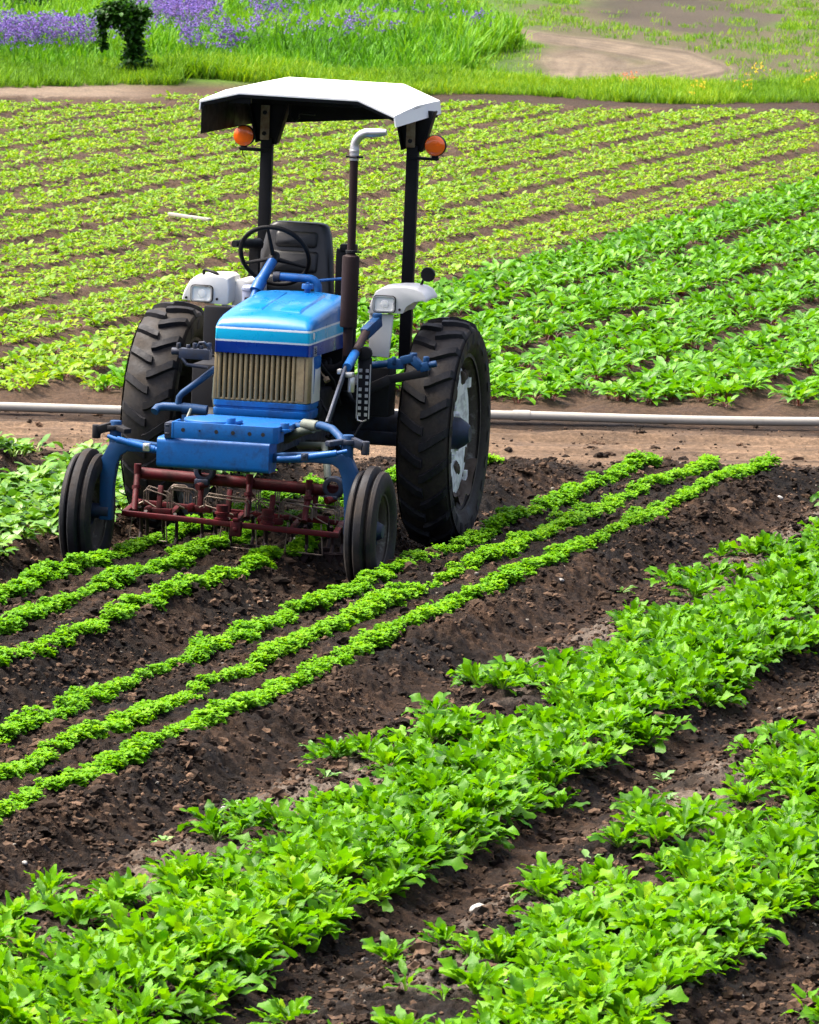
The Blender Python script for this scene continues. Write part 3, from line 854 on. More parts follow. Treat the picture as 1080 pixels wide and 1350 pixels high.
# --- fenders
def fender(s):
    if s > 0:
        poly = [(0.395, 1.452), (0.415, 1.53), (0.442, 1.588), (0.480, 1.612), (0.56, 1.622), (0.63, 1.624), (0.690, 1.616), (0.730, 1.598), (0.757, 1.560), (0.760, 1.540), (0.730, 1.545), (0.68, 1.535), (0.636, 1.505), (0.615, 1.462)]
    else:
        poly = [(-0.775, 1.472), (-0.758, 1.530), (-0.725, 1.590), (-0.690, 1.618), (-0.60, 1.628), (-0.520, 1.628), (-0.490, 1.610), (-0.482, 1.57), (-0.482, 1.455), (-0.53, 1.452)]
    mb = MB()
    secs = []
    for y, dz, sh in ((1.80, 0, 1.0), (1.812, 0.004, 1.01), (1.98, 0.010, 1.0), (2.14, 0.004, 0.98)):
        cxm = sum(p[0] for p in poly) / len(poly)
        secs.append([(cxm + (x - cxm) * sh, y, z + dz) for x, z in poly])
    mb.loft(secs)
    f = mb.build('fender', M_white, tr, bevel=0.006, ang=42)
    hx = 0.498 if s > 0 else -0.648
    mb = MB()
    out = rrect(hx - 0.068, hx + 0.068, 1.468, 1.566, 0.022); inn = rrect(hx - 0.060, hx + 0.060, 1.475, 1.559, 0.018)
    n = len(out)
    mb.loft([[(x, 1.801, z) for x, z in out], [(x, 1.785, z) for x, z in out], [(x, 1.785, z) for x, z in inn], [(x, 1.800, z) for x, z in inn]], cap=False)
    hl = mb.build('headlight', M_steel, f, bevel=0)
    hl['label'] = 'rectangular headlight with a dark rim'
    mb = MB()
    mb.prism(rrect(hx - 0.0595, hx + 0.0595, 1.4755, 1.5585, 0.018), 1.793, 1.801)
    mb.lathe([(0.026, 0.0), (0.022, -0.004), (0.0, -0.006)], (hx + 0.004, 1.793, 1.517), 'Y', 18)
    mb.build('lens', M_glass, hl)
    mb = MB(); mb.loft([[(x, 1.8005, z) for x, z in rrect(hx - 0.072, hx + 0.072, 1.464, 1.570, 0.024)], [(x, 1.792, z) for x, z in rrect(hx - 0.072, hx + 0.072, 1.464, 1.570, 0.024)], [(x, 1.792, z) for x, z in rrect(hx - 0.067, hx + 0.067, 1.469, 1.565, 0.021)], [(x, 1.80, z) for x, z in rrect(hx - 0.067, hx + 0.067, 1.469, 1.565, 0.021)]], cap=False)
    mb.build('bezel', M_dark, hl)
    for dx, z in ((-0.098, 1.487), (0.096, 1.487)):
        mb = MB(); mb.cyl((hx + dx, 1.795, z), (hx + dx, 1.803, z), 0.008, 10); mb.build('fender_screw', M_dark, f)
    # drop panel and inner wall
    mb = MB()
    if s > 0:
        mb.prism([(0.405, 1.19), (0.53, 1.185), (0.54, 1.30), (0.55, 1.452), (0.40, 1.452)], 1.83, 1.85)
    else:
        mb.prism([(-0.55, 1.19), (-0.44, 1.19), (-0.44, 1.452), (-0.53, 1.452)], 1.83, 1.85)
        mb.loft([[(x, y, z) for x, z in rrect(-0.50, xr, 1.25, 1.60, 0.05)] for y, xr in ((1.98, -0.40), (2.02, -0.37), (2.30, -0.36), (2.55, -0.40))])
    mb.build('inner_panel', M_white, f, bevel=0.005, ang=50)
    return f
fl_, fr_ = fender(-1), fender(1)
mb = MB(); mb.tube([(-0.655, 1.86, 1.615), (-0.655, 1.86, 1.652), (-0.645, 1.86, 1.660), (-0.565, 1.83, 1.642), (-0.552, 1.83, 1.630), (-0.548, 1.83, 1.575)], 0.010, 10)
mb.build('grab_handle', M_black, fl_)
mb = MB(); mb.lathe([(0.0, -0.012), (0.042, -0.012), (0.046, 0.0), (0.040, 0.03), (0.02, 0.045), (0.0, 0.045)], (0.72, 2.0, 1.695), 'Y', 24)
mb.cyl((0.70, 2.02, 1.695), (0.66, 2.06, 1.60), 0.008, 8)
mb.build('rear_marker_lamp', M_black, fr_)

# --- canopy on its two posts
for s, x in ((-1, -0.462), (1, 0.467)):
    mb = MB(); mb.box(x - 0.037, x + 0.037, 2.58, 2.64, 1.05, 2.44)
    post = mb.build('canopy_post', M_black, tr, bevel=0.008)
    mb = MB()
    mb.prism([(x - 0.06, 2.42), (x - 0.115, 2.66), (x + 0.13, 2.66), (x + 0.06, 2.40), (x + 0.055, 2.40)], 2.60, 2.62)
    for a, b in ((-0.118, -0.062), (0.132, 0.062)): mb.beam((x + b, 2.61, 2.41), (x + a, 2.61, 2.66), 0.012, 0.09, up=(0, 1, 0))
    br = mb.build('post_bracket', M_black, post, bevel=0.003)
    mb = MB(); mb.box(x - 0.036, x + 0.020, 2.555, 2.569, 2.43, 2.645)
    mb.build('rusted_plate', M_rustplate, br, bevel=0.002)
    mb = MB()
    for z in (2.47, 2.60): mb.cyl((x - 0.008, 2.54, z), (x - 0.008, 2.556, z), 0.014, 6)
    mb.build('bolts', M_dark, br)
    lx = x + s * 0.145
    mb = MB(); mb.prism([(min(x, lx) - 0.02, 2.355), (max(x, lx) + 0.02, 2.355), (max(x, lx) + 0.03, 2.375 if s < 0 else 2.37), (min(x, lx) - 0.03, 2.375)], 2.565, 2.60)
    mb.cyl((lx, 2.59, 2.37), (lx, 2.59, 2.39), 0.022, 12)
    mb.build('lamp_arm', M_black, post, bevel=0.003)
    mb = MB(); mb.lathe([(0.0, 0.045), (0.05, 0.045), (0.065, 0.03), (0.067, 0.0), (0.062, -0.012), (0.0, -0.012)], (lx, 2.59, 2.447), 'Y', 28)
    lamp = mb.build('warning_lamp', M_black, post)
    mb = MB(); mb.lathe([(0.063, -0.0125), (0.063, -0.020), (0.058, -0.024), (0.030, -0.0265), (0.0, -0.0275)], (lx, 2.59, 2.447), 'Y', 28)
    mb.build('lens', M_amber, lamp)
mb = MB(); mb.tube([(-0.62, 2.60, 2.36), (-0.615, 2.61, 2.33), (-0.60, 2.61, 2.31), (-0.60, 2.61, 2.27)], 0.003, 6); mb.build('lamp_wire', M_black, tr)

ct = 0.016
def roof_sec(y, dz=0.0):
    top = [(-0.668, 2.712), (-0.425, 2.775), (0.315, 2.768), (0.548, 2.676)]
    top = [(x, y, z + dz) for x, z in top]
    bot = [(x, y, z - ct) for x, y, z in reversed(top)]
    return top + bot
mb = MB(); mb.loft([roof_sec(1.65, -0.004), roof_sec(1.69, 0.0), roof_sec(2.3, 0.03), roof_sec(2.98, 0.03)])
canopy = mb.build('canopy', M_canopy, tr, bevel=0.003, ang=14)
mb = MB()
mb.add([(0.549, 1.652, 2.674), (0.549, 2.98, 2.704), (0.560, 2.98, 2.624), (0.560, 1.652, 2.604), (0.541, 1.652, 2.662), (0.541, 2.98, 2.69), (0.552, 2.98, 2.624), (0.552, 1.652, 2.604)],
       [(0, 1, 2, 3), (7, 6, 5, 4), (0, 3, 7, 4), (1, 5, 6, 2), (3, 2, 6, 7), (0, 4, 5, 1)])
mb.build('canopy_side_flap', M_canopy, canopy); mb = MB()
mb.add([(-0.669, 1.652, 2.708), (-0.669, 2.98, 2.738), (-0.673, 2.98, 2.67), (-0.673, 1.652, 2.65), (-0.661, 1.652, 2.70), (-0.661, 2.98, 2.73), (-0.665, 2.98, 2.67), (-0.665, 1.652, 2.65)],
       [(3, 2, 1, 0), (4, 5, 6, 7), (4, 7, 3, 0), (2, 6, 5, 1), (7, 6, 2, 3), (1, 5, 4, 0)])
mb.build('canopy_side_flap', M_canopy, canopy)
mb = MB()
mb.prism([(1.655, 2.695), (2.96, 2.725), (2.96, 2.50), (1.655, 2.505)], -0.658, -0.650, 'YZ')
mb.prism([(-0.655, 2.70), (-0.42, 2.765), (0.31, 2.758), (0.54, 2.67), (0.54, 2.60), (-0.655, 2.50)], 2.955, 2.965)  # rear panel: black stands in for the shade on its inner face
mb.prism([(-0.655, 2.694), (-0.425, 2.757), (0.315, 2.750), (0.540, 2.660), (0.540, 2.640), (0.31, 2.728), (-0.42, 2.735), (-0.655, 2.672)], 1.660, 1.672)
mb.build('canopy_skirt', M_black, canopy, bevel=0.002)
mb = MB(); mb.box(-0.60, 0.50, 2.58, 2.66, 2.655, 2.70)
mb.beam((-0.42, 1.70, 2.735), (-0.42, 2.90, 2.76), 0.04, 0.04); mb.beam((0.30, 1.70, 2.73), (0.30, 2.90, 2.755), 0.04, 0.04)
mb.box(-0.50, -0.36, 1.69, 1.72, 2.70, 2.745)
mb.tube([(-0.30, 2.5, 2.66), (-0.30, 2.5, 2.58), (-0.27, 2.5, 2.555), (-0.24, 2.5, 2.58), (-0.24, 2.5, 2.61), (-0.14, 2.5, 2.605)], 0.008, 8)
mb.build('canopy_frame', M_black, canopy, bevel=0.003)

# --- exhaust
ex = empty('exhaust', tr)
mb = MB(); mb.lathe([(0.0, 1.865), (0.028, 1.865), (0.034, 1.856), (0.050, 1.850), (0.052, 1.84), (0.052, 1.432), (0.050, 1.424), (0.03, 1.42), (0.028, 1.25), (0.0, 1.25)], (0.422, 1.15, 0), 'Z', 24)
mb.build('muffler', M_rust, ex)
mb = MB(); mb.tube([(0.422, 1.15, 1.86), (0.420, 1.15, 2.15), (0.418, 1.15, 2.44)], 0.0255, 16); mb.build('stack_pipe', M_rust, ex)
mb = MB()
pts = [(0.418, 1.15, 2.425), (0.418, 1.15, 2.50)] + [tuple(p) for p in arc((0.508, 1.15, 2.505), 0.090, math.pi, math.pi / 2 - 0.12, 8)] + [(0.565, 1.15, 2.598), (0.610, 1.15, 2.602)]
mb.tube(pts, [0.0295, 0.0285] + [0.0275] * 9 + [0.026, 0.018], 16)
mb.lathe([(0.028, 2.47), (0.031, 2.472), (0.031, 2.487), (0.028, 2.489)], (0.418, 1.15, 0), 'Z', 16)
mb.build('stack_elbow', M_alu, ex)
mb = MB()
mb.lathe([(0.028, 2.438), (0.036, 2.44), (0.036, 2.452), (0.028, 2.455)], (0.418, 1.15, 0), 'Z', 16)
mb.box(0.37, 0.392, 1.13, 1.17, 2.440, 2.452); mb.box(0.444, 0.47, 1.13, 1.17, 2.440, 2.452)
mb.cyl((0.40, 1.115, 2.446), (0.44, 1.115, 2.446), 0.006, 8)
mb.lathe([(0.028, 1.868), (0.034, 1.87), (0.034, 1.885), (0.028, 1.888)], (0.422, 1.15, 0), 'Z', 16); mb.box(0.45, 0.485, 1.14, 1.16, 1.872, 1.882)
mb.cyl((0.474, 1.15, 1.66), (0.482, 1.15, 1.66), 0.012, 8)
mb.build('pipe_clamp', M_dark, ex)
mb = MB(); mb.tube([(0.422, 1.15, 1.26), (0.41, 1.17, 1.20), (0.34, 1.2, 1.16), (0.20, 1.22, 1.15)], 0.028, 12); mb.build('exhaust_manifold', M_dark, ex)

# --- driver's place
seat = empty('seat', tr)
def cushion(x0, x1, yf, yb, z0, z1, r, lean, taper):
    secs = []
    for t, sh in ((0, 0.86), (0.06, 0.97), (0.15, 1.0), (0.85, 1.0), (0.95, 0.96), (1.0, 0.84)):
        secs.append((t, sh))
    return secs
mb = MB()
secs = []
for t, g in ((0.0, 0.90), (0.04, 0.98), (0.12, 1.0), (0.6, 1.0), (0.85, 0.96), (0.95, 0.90), (0.985, 0.82), (1.0, 0.70)):
    z = 1.46 + 0.475 * t; cx = -0.205; hw = 0.265 * g * (1 - 0.22 * t); yo = 2.36 + 0.13 * t; th = 0.055 * (0.8 + 0.2 * g)
    poly = rrect(cx - hw, cx + hw, yo - th, yo + th, 0.045, 3)
    secs.append([(a, b, z) for a, b in poly])
mb.loft(secs)
back = mb.build('backrest', M_vinyl, seat, ang=60)
mb = MB()
for z0, z1, k in ((1.50, 1.615, 0.16), (1.632, 1.765, 0.150), (1.785, 1.885, 0.135)):
    ym = 2.36 + 0.13 * ((z0 + z1) / 2 - 1.46) / 0.475 - 0.055
    mb.loft([[(x, ym + (z - (z0 + z1) / 2) * 0.27 + d, z) for x, z in rrect(-0.205 - k + e, -0.205 + k - e, z0 + e, z1 - e, 0.02)] for d, e in ((0.02, 0.0), (-0.012, 0.004), (-0.022, 0.016))])
mb.build('back_pad', M_vinyl, back, ang=50)
mb = MB(); mb.loft([[(a, b, z) for a, b in rrect(-0.205 - w, -0.205 + w, 1.98, 2.42, 0.07)] for z, w in ((1.36, 0.23), (1.38, 0.25), (1.45, 0.25), (1.475, 0.22))])
mb.build('seat_cushion', M_vinyl, seat, ang=60)
mb = MB(); mb.box(-0.38, -0.03, 2.05, 2.4, 1.05, 1.36); mb.build('seat_base', M_dark, seat, bevel=0.01)
mb = MB(); mb.box(0.075, 0.145, 2.28, 2.34, 1.30, 1.80); mb.box(0.10, 0.20, 2.27, 2.35, 1.78, 1.83); mb.build('seat_bracket', M_black, seat, bevel=0.01)
sw = empty('steering_wheel', tr)
C0 = Vector((-0.222, 1.90, 1.765)); nrm = Vector((0.02, 0.85, 0.53)).normalized(); ux = Vector((1, 0, 0)); ux = (ux - nrm * ux.dot(nrm)).normalized(); uy = nrm.cross(ux)
mb = MB(); mb.tube([C0 + ux * 0.215 * math.cos(t) + uy * 0.215 * math.sin(t) for t in [2 * math.pi * k / 48 for k in range(48)]], 0.0145, 10, closed=True); mb.build('wheel_rim', M_black, sw)
mb = MB()
for a in (math.radians(-97), math.radians(20), math.radians(160)):
    mb.tube([C0 - nrm * 0.03, C0 - nrm * 0.015 + (ux * math.cos(a) + uy * math.sin(a)) * 0.10, C0 + (ux * math.cos(a) + uy * math.sin(a)) * 0.212], [0.016, 0.012, 0.010], 8)
mb.tube([C0 - nrm * 0.06, C0 - nrm * 0.02, C0 + nrm * 0.01], [0.03, 0.036, 0.03], 14)
mb.build('wheel_spokes', M_black, sw)
mb = MB()
a = C0 - nrm * 0.05
mb.tube([(-0.315, 1.60, 1.42), (-0.285, 1.70, 1.56)], 0.022, 14); mb.tube([(-0.285, 1.70, 1.56), (-0.268, 1.75, 1.62)], 0.040, 14); mb.tube([(-0.268, 1.75, 1.62), tuple(a)], [0.033, 0.030], 14)
mb.build('steering_column', M_blue, tr)
mb = MB(); mb.tube([(-0.19, 1.76, 1.648), (-0.15, 1.76, 1.650)], 0.032, 12); mb.build('column_fitting', M_greasy, tr)
mb = MB(); mb.tube([(-0.15, 1.76, 1.650), (0.03, 1.76, 1.648)] + [tuple(p) for p in arc((0.03, 1.76, 1.588), 0.06, math.pi / 2, 0.05, 6)] + [(0.092, 1.76, 1.50)], 0.026, 14); mb.build('oil_pipe', M_blue, tr)
mb = MB(); mb.tube([(0.06, 1.77, 1.635), (0.30, 1.77, 1.668)], 0.009, 8); mb.build('control_rod', M_blue, tr)
mb = MB(); mb.lathe([(0.0, 1.585), (0.05, 1.585), (0.062, 1.57), (0.062, 1.555), (0.058, 1.55), (0.058, 1.44), (0.0, 1.44)], (-0.335, 1.80, 0), 'Z', 20); mb.build('reservoir', M_grey, tr)
mb = MB(); mb.tube([(-0.505, 2.0, 1.815), (-0.45, 2.12, 1.812), (-0.42, 2.28, 1.80)], [0.022, 0.032, 0.04], 10); mb.box(-0.47, -0.41, 2.26, 2.32, 1.38, 1.82); mb.build('hand_lever', M_black, tr)

# --- steering link and pipes at the picture's right
mb = MB(); mb.beam((0.505, 1.62, 1.43), (0.462, 1.42, 1.36), 0.05, 0.07); mb.cyl((0.50, 1.60, 1.44), (0.50, 1.60, 1.475), 0.03, 12); mb.cyl((0.49, 1.58, 1.42), (0.474, 1.44, 1.375), 0.018, 10)
mb.build('link_bracket', M_deep, tr, bevel=0.006)
mb = MB(); mb.tube([(0.468, 1.45, 1.375), (0.469, 1.15, 1.265)], 0.026, 12); mb.build('rusty_link_rod', M_rust, tr)
mb = MB(); mb.tube([(0.469, 1.15, 1.265), (0.472, 0.93, 1.200)], 0.028, 14); mb.build('steering_cylinder', M_blue, tr)
mb = MB(); mb.box(0.43, 0.455, 0.85, 0.90, 1.165, 1.195); mb.box(0.478, 0.525, 0.84, 0.90, 1.150, 1.178); mb.cyl((0.515, 0.87, 1.15), (0.515, 0.87, 1.06), 0.02, 10); mb.build('link_fitting', M_steel, tr, bevel=0.004)
mb = MB(); mb.beam((0.470, 0.90, 1.195), (0.496, 0.33, 0.915), 0.016, 0.045, up=(0, -1, 1)); mb.build('drag_link', M_greasy, tr, bevel=0.003)
mb = MB(); mb.tube([(0.24, 0.5, 0.875), (0.36, 0.40, 0.89), (0.47, 0.30, 0.912), (0.56, 0.20, 0.905), (0.63, 0.10, 0.872), (0.675, 0.02, 0.83)], 0.024, 12); mb.build('curved_pipe', M_deep, tr)
mb = MB(); mb.tube([(0.10, 0.62, 0.78), (0.22, 0.5, 0.80), (0.33, 0.42, 0.86), (0.40, 0.38, 0.885)], 0.03, 12); mb.tube([(0.34, 0.42, 0.90), (0.45, 0.32, 0.905)], 0.033, 12); mb.build('radiator_hose', M_hose, tr)
mb = MB(); mb.box(0.475, 0.56, 1.21, 1.23, 0.86, 1.24); mb.cyl((0.518, 1.20, 1.265), (0.518, 1.235, 1.265), 0.042, 16)
lad = mb.build('perforated_plate', M_dark, tr, bevel=0.004)
mb = MB()
for cx in (0.497, 0.537):
    for k in range(8):
        if k == 5 and cx < 0.52: continue
        mb.box(cx - 0.009, cx + 0.009, 1.203, 1.209, 0.885 + 0.038 * k, 0.905 + 0.038 * k)  # pale squares stand in for light showing through the plate's holes
for x in (0.480, 0.556): mb.box(x - 0.003, x + 0.003, 1.204, 1.209, 0.87, 1.20)
mb.tube([(0.485, 1.2, 0.89), (0.49, 1.2, 0.86), (0.52, 1.2, 0.852), (0.545, 1.2, 0.865)], 0.006, 8)
mb.build('light_hole_squares', M_steel, lad)
mb = MB()
mb.tube([(0.45, 1.5, 1.16), (0.55, 1.5, 1.175), (0.64, 1.5, 1.19)], 0.022, 10); mb.box(0.60, 0.70, 1.47, 1.53, 1.155, 1.215); mb.beam((0.68, 1.5, 1.205), (0.76, 1.5, 1.228), 0.06, 0.05); mb.beam((0.75, 1.5, 1.225), (0.81, 1.5, 1.165), 0.06, 0.05); mb.beam((0.80, 1.5, 1.168), (0.855, 1.5, 1.185), 0.06, 0.055)
mb.cyl((0.85, 1.5, 1.19), (0.90, 1.5, 1.20), 0.02, 10); mb.cyl((0.755, 1.5, 1.22), (0.755, 1.5, 1.258), 0.024, 8); mb.cyl((0.835, 1.5, 1.20), (0.835, 1.5, 1.240), 0.020, 8); mb.cyl((0.64, 1.47, 1.185), (0.64, 1.47, 1.23), 0.014, 8)
mb.build('lift_arm', M_deep, tr, bevel=0.008)
mb = MB(); mb.beam((0.40, 1.45, 0.98), (0.62, 1.48, 1.09), 0.05, 0.06); mb.beam((0.60, 1.48, 1.085), (0.85, 1.5, 1.145), 0.05, 0.05); mb.box(0.40, 0.60, 1.55, 1.75, 0.85, 1.15); mb.build('lower_link', M_dark, tr, bevel=0.006)
mb = MB(); mb.tube([(0.28, 1.05, 1.16), (0.31, 1.0, 1.14), (0.345, 0.95, 1.125)], 0.005, 6); mb.tube([(0.338, 0.96, 1.128), (0.352, 0.95, 1.108)], 0.018, 10); mb.build('cable_end', M_rustplate, tr)
# --- picture's left
mb = MB(); mb.tube([(-0.34, 0.95, 1.145), (-0.42, 0.92, 1.075), (-0.525, 0.9, 0.99), (-0.545, 0.9, 0.965), (-0.552, 0.9, 0.90)], 0.020, 12); mb.tube([(-0.685, 0.86, 0.872), (-0.672, 0.89, 0.895), (-0.64, 0.9, 0.902), (-0.52, 0.9, 0.905)], 0.026, 12); mb.tube([(-0.52, 0.9, 0.902), (-0.37, 0.9, 0.892)], 0.033, 14); mb.cyl((-0.50, 0.9, 0.86), (-0.50, 0.9, 0.80), 0.026, 10)
mb.build('left_hydraulic_pipe', M_deep, tr)
mb = MB(); mb.box(-0.55, -0.36, 0.87, 0.94, 1.20, 1.262); mb.cyl((-0.60, 0.9, 1.24), (-0.55, 0.9, 1.24), 0.022, 10)
for x, h in ((-0.56, 0.03), (-0.50, 0.022), (-0.46, 0.034), (-0.42, 0.02), (-0.37, 0.04)): mb.cyl((x, 0.9, 1.25), (x, 0.9, 1.262 + h), 0.014, 8)
mb.tube([(-0.44, 0.89, 1.275), (-0.43, 0.89, 1.30), (-0.40, 0.89, 1.305), (-0.375, 0.89, 1.28)], 0.008, 8); mb.tube([(-0.53, 0.88, 1.205), (-0.50, 0.88, 1.165), (-0.37, 0.88, 1.155)], 0.012, 8)
mb.build('valve_block', M_greasy, tr, bevel=0.005)
mb = MB(); mb.tube([(-0.30, 0.86, 1.18), (-0.318, 0.86, 1.10), (-0.322, 0.86, 0.98), (-0.31, 0.86, 0.92)], 0.012, 8); mb.tube([(-0.42, 0.7, 0.92), (-0.44, 0.65, 0.84), (-0.40, 0.5, 0.80), (-0.3, 0.4, 0.82)], 0.010, 8); mb.tube([(0.2, 0.9, 0.72), (0.38, 0.8, 0.74), (0.42, 0.7, 0.66), (0.44, 0.66, 0.56)], 0.022, 10); mb.build('hose', M_hose, tr)

# ------------------------------------------------------------------ mounted row cultivator
cu = empty('cultivator')
cu.matrix_world = tr.matrix_world.copy()
tag(cu, 'red row cultivator with steel spring tines hung under the tractor', 'cultivator')
mb = MB(); mb.cyl((-0.745, 0.70, 0.517), (0.52, 0.70, 0.480), 0.035, 18); mb.build('toolbar', M_red, cu)
mb = MB(); mb.beam((-0.705, 0.30, 0.318), (0.60, 0.30, 0.268), 0.035, 0.032); mb.beam((-0.705, 0.30, 0.318), (-0.79, 0.98, 0.31), 0.035, 0.032); mb.beam((-0.80, 1.0, 0.305), (0.46, 1.0, 0.255), 0.03, 0.03); mb.beam((0.58, 0.30, 0.268), (0.47, 0.98, 0.26), 0.035, 0.032)
for x in (-0.45, -0.05, 0.3): mb.beam((x, 0.30, 0.308 - 0.04 * (x + 0.7)), (x - 0.1, 1.0, 0.30 - 0.04 * (x + 0.7)), 0.03, 0.025)
mb.build('tine_frame', M_red, cu, bevel=0.004)
for x0, x1, y in ((-0.725, -0.69, 0.66), (-0.035, 0.0, 0.66), (0.33, 0.35, 0.66)):
    mb = MB(); z0 = 0.515 - 0.03 * (x0 + 0.73)
    mb.tube([(x0, y, z0 + 0.06), (x0, y, z0)], 0.022, 10); mb.tube([(x0, y, z0), (x1 - 0.01, y - 0.15, 0.31)], 0.019, 10); mb.tube([(x0 + 0.008, y - 0.05, 0.45), (x0 + 0.01, y - 0.055, 0.43)], 0.027, 10)
    mb.build('hanger', M_red, cu)
for x, y, z in ((-0.118, 0.33, 0.345), (0.153, 0.35, 0.335)):
    mb = MB(); mb.lathe([(0.0, -0.06), (0.036, -0.06), (0.036, -0.035), (0.044, -0.033), (0.044, -0.022), (0.034, -0.02), (0.034, 0.0), (0.044, 0.002), (0.044, 0.014), (0.034, 0.016), (0.034, 0.055), (0.0, 0.055)], (x, y, z), 'Z', 18); mb.build('gang_pivot', M_red, cu)
mb = MB(); mb.box(-0.05, 0.015, 0.26, 0.30, 0.225, 0.315); mb.box(-0.035, 0.0, 0.25, 0.29, 0.315, 0.335); mb.cyl((-0.017, 0.25, 0.27), (-0.017, 0.24, 0.27), 0.016, 6); mb.build('frame_clamp', M_red, cu, bevel=0.005)
for x, z, k in ((-0.31, 0.55, 1), (0.48, 0.50, 0.8)):
    mb = MB()
    mb.lathe([(0.036, -0.03), (0.062, -0.03), (0.066, -0.02), (0.066, 0.02), (0.062, 0.03), (0.036, 0.03)], (x, 0.66, z + 0.01), 'Y', 20)
    mb.box(x - 0.055, x + 0.03, 0.62, 0.70, z - 0.075 * k, z - 0.04); mb.box(x + 0.05, x + 0.11, 0.63, 0.69, z + 0.02, z + 0.06); mb.cyl((x + 0.08, 0.62, z + 0.05), (x + 0.08, 0.70, z + 0.05), 0.02, 8)
    mb.build('toolbar_clamp', M_greasy, cu, bevel=0.006)
    mb = MB(); mb.cyl((x - 0.03, 0.60, z - 0.085 * k), (x + 0.01, 0.66, z - 0.07 * k), 0.022, 10); mb.build('clamp_screw', M_red, cu)
def spring(x, y, z, w, h, tilt):
    mb = MB()
    for dy, dz in ((0, 0), (0.06, 0.012), (0.11, 0.0)):
        mb.tube([(x, y + dy, z - h + dz), (x, y + dy, z + dz - 0.015), (x + 0.015, y + dy, z + dz), (x + w - 0.015, y + dy, z + dz - tilt), (x + w, y + dy, z + dz - tilt - 0.015), (x + w, y + dy, z - h * 1.1 + dz - tilt)], 0.0048, 6)
    mb.tube([(x - 0.03, y, z - h), (x, y + 0.02, z - h * 0.8), (x + w * 0.7, y, z - h - 0.03)], 0.0045, 6)
    mb.build('spring_tine', M_wire, cu)
spring(-0.635, 0.48, 0.448, 0.145, 0.09, 0.03)
spring(-0.27, 0.50, 0.425, 0.26, 0.07, 0.02)
spring(-0.40, 0.85, 0.46, 0.12, 0.10, 0.01)
spring(0.18, 0.55, 0.415, 0.20, 0.07, 0.02)
spring(0.30, 0.80, 0.455, 0.16, 0.09, 0.0)
spring(-0.05, 0.90, 0.45, 0.12, 0.09, 0.0)
spring(-0.55, 0.70, 0.43, 0.16, 0.08, 0.01)
spring(0.02, 0.62, 0.40, 0.14, 0.07, 0.015)
spring(-0.62, 1.02, 0.40, 0.10, 0.09, 0.0)
spring(0.36, 0.60, 0.39, 0.15, 0.07, 0.01)
for x0, w, y, z in ((-0.62, 0.16, 0.45, 0.33), (-0.40, 0.14, 0.62, 0.34), (-0.20, 0.12, 0.55, 0.32), (0.06, 0.15, 0.5, 0.31), (0.27, 0.18, 0.66, 0.32)):
    mb = MB(); mb.box(x0, x0 + w, y, y + 0.04, z - 0.03, z + 0.01); mb.beam((x0 + w / 2, y + 0.02, z), (x0 + w / 2, y + 0.06, z + 0.14), 0.03, 0.03); mb.cyl((x0 + 0.02, y - 0.02, z), (x0 + 0.02, y + 0.06, z), 0.022, 10)
    mb.build('tine_holder', M_red, cu, bevel=0.004)
for x in (-0.68, -0.60, -0.52, -0.42, -0.33, -0.26, -0.20, -0.10, -0.02, 0.06, 0.12, 0.20, 0.28, 0.36, 0.42, 0.50, 0.55):
    mb = MB(); y = 0.36 + 0.45 * random.random(); zt = 0.31 - 0.035 * (x + 0.7)
    mb.tube([(x, y, zt + 0.02), (x, y + 0.05, zt - 0.04), (x, y + 0.06, 0.17), (x, y + 0.0, 0.10)], 0.011, 8); mb.tube([(x - 0.05, y - 0.01, 0.13), (x, y - 0.02, 0.12), (x + 0.05, y - 0.01, 0.125)], 0.004, 6)
    mb.prism([(x - 0.035, 0.13), (x + 0.035, 0.13), (x, 0.06)], y - 0.012, y + 0.006)
    mb.build('hoe_tine', M_rust, cu)
for x, zt in ((-0.60, 0.16), (-0.05, 0.145), (0.35, 0.14)):
    mb = MB(); mb.tube([(x - 0.10, 0.42, zt), (x + 0.13, 0.42, zt - 0.012)], 0.0045, 6); mb.tube([(x + 0.13, 0.42, zt - 0.012), (x + 0.11, 0.44, 0.31)], 0.0045, 6); mb.tube([(x - 0.10, 0.42, zt), (x - 0.09, 0.44, 0.31)], 0.0045, 6); mb.build('guard_wire', M_wire, cu)

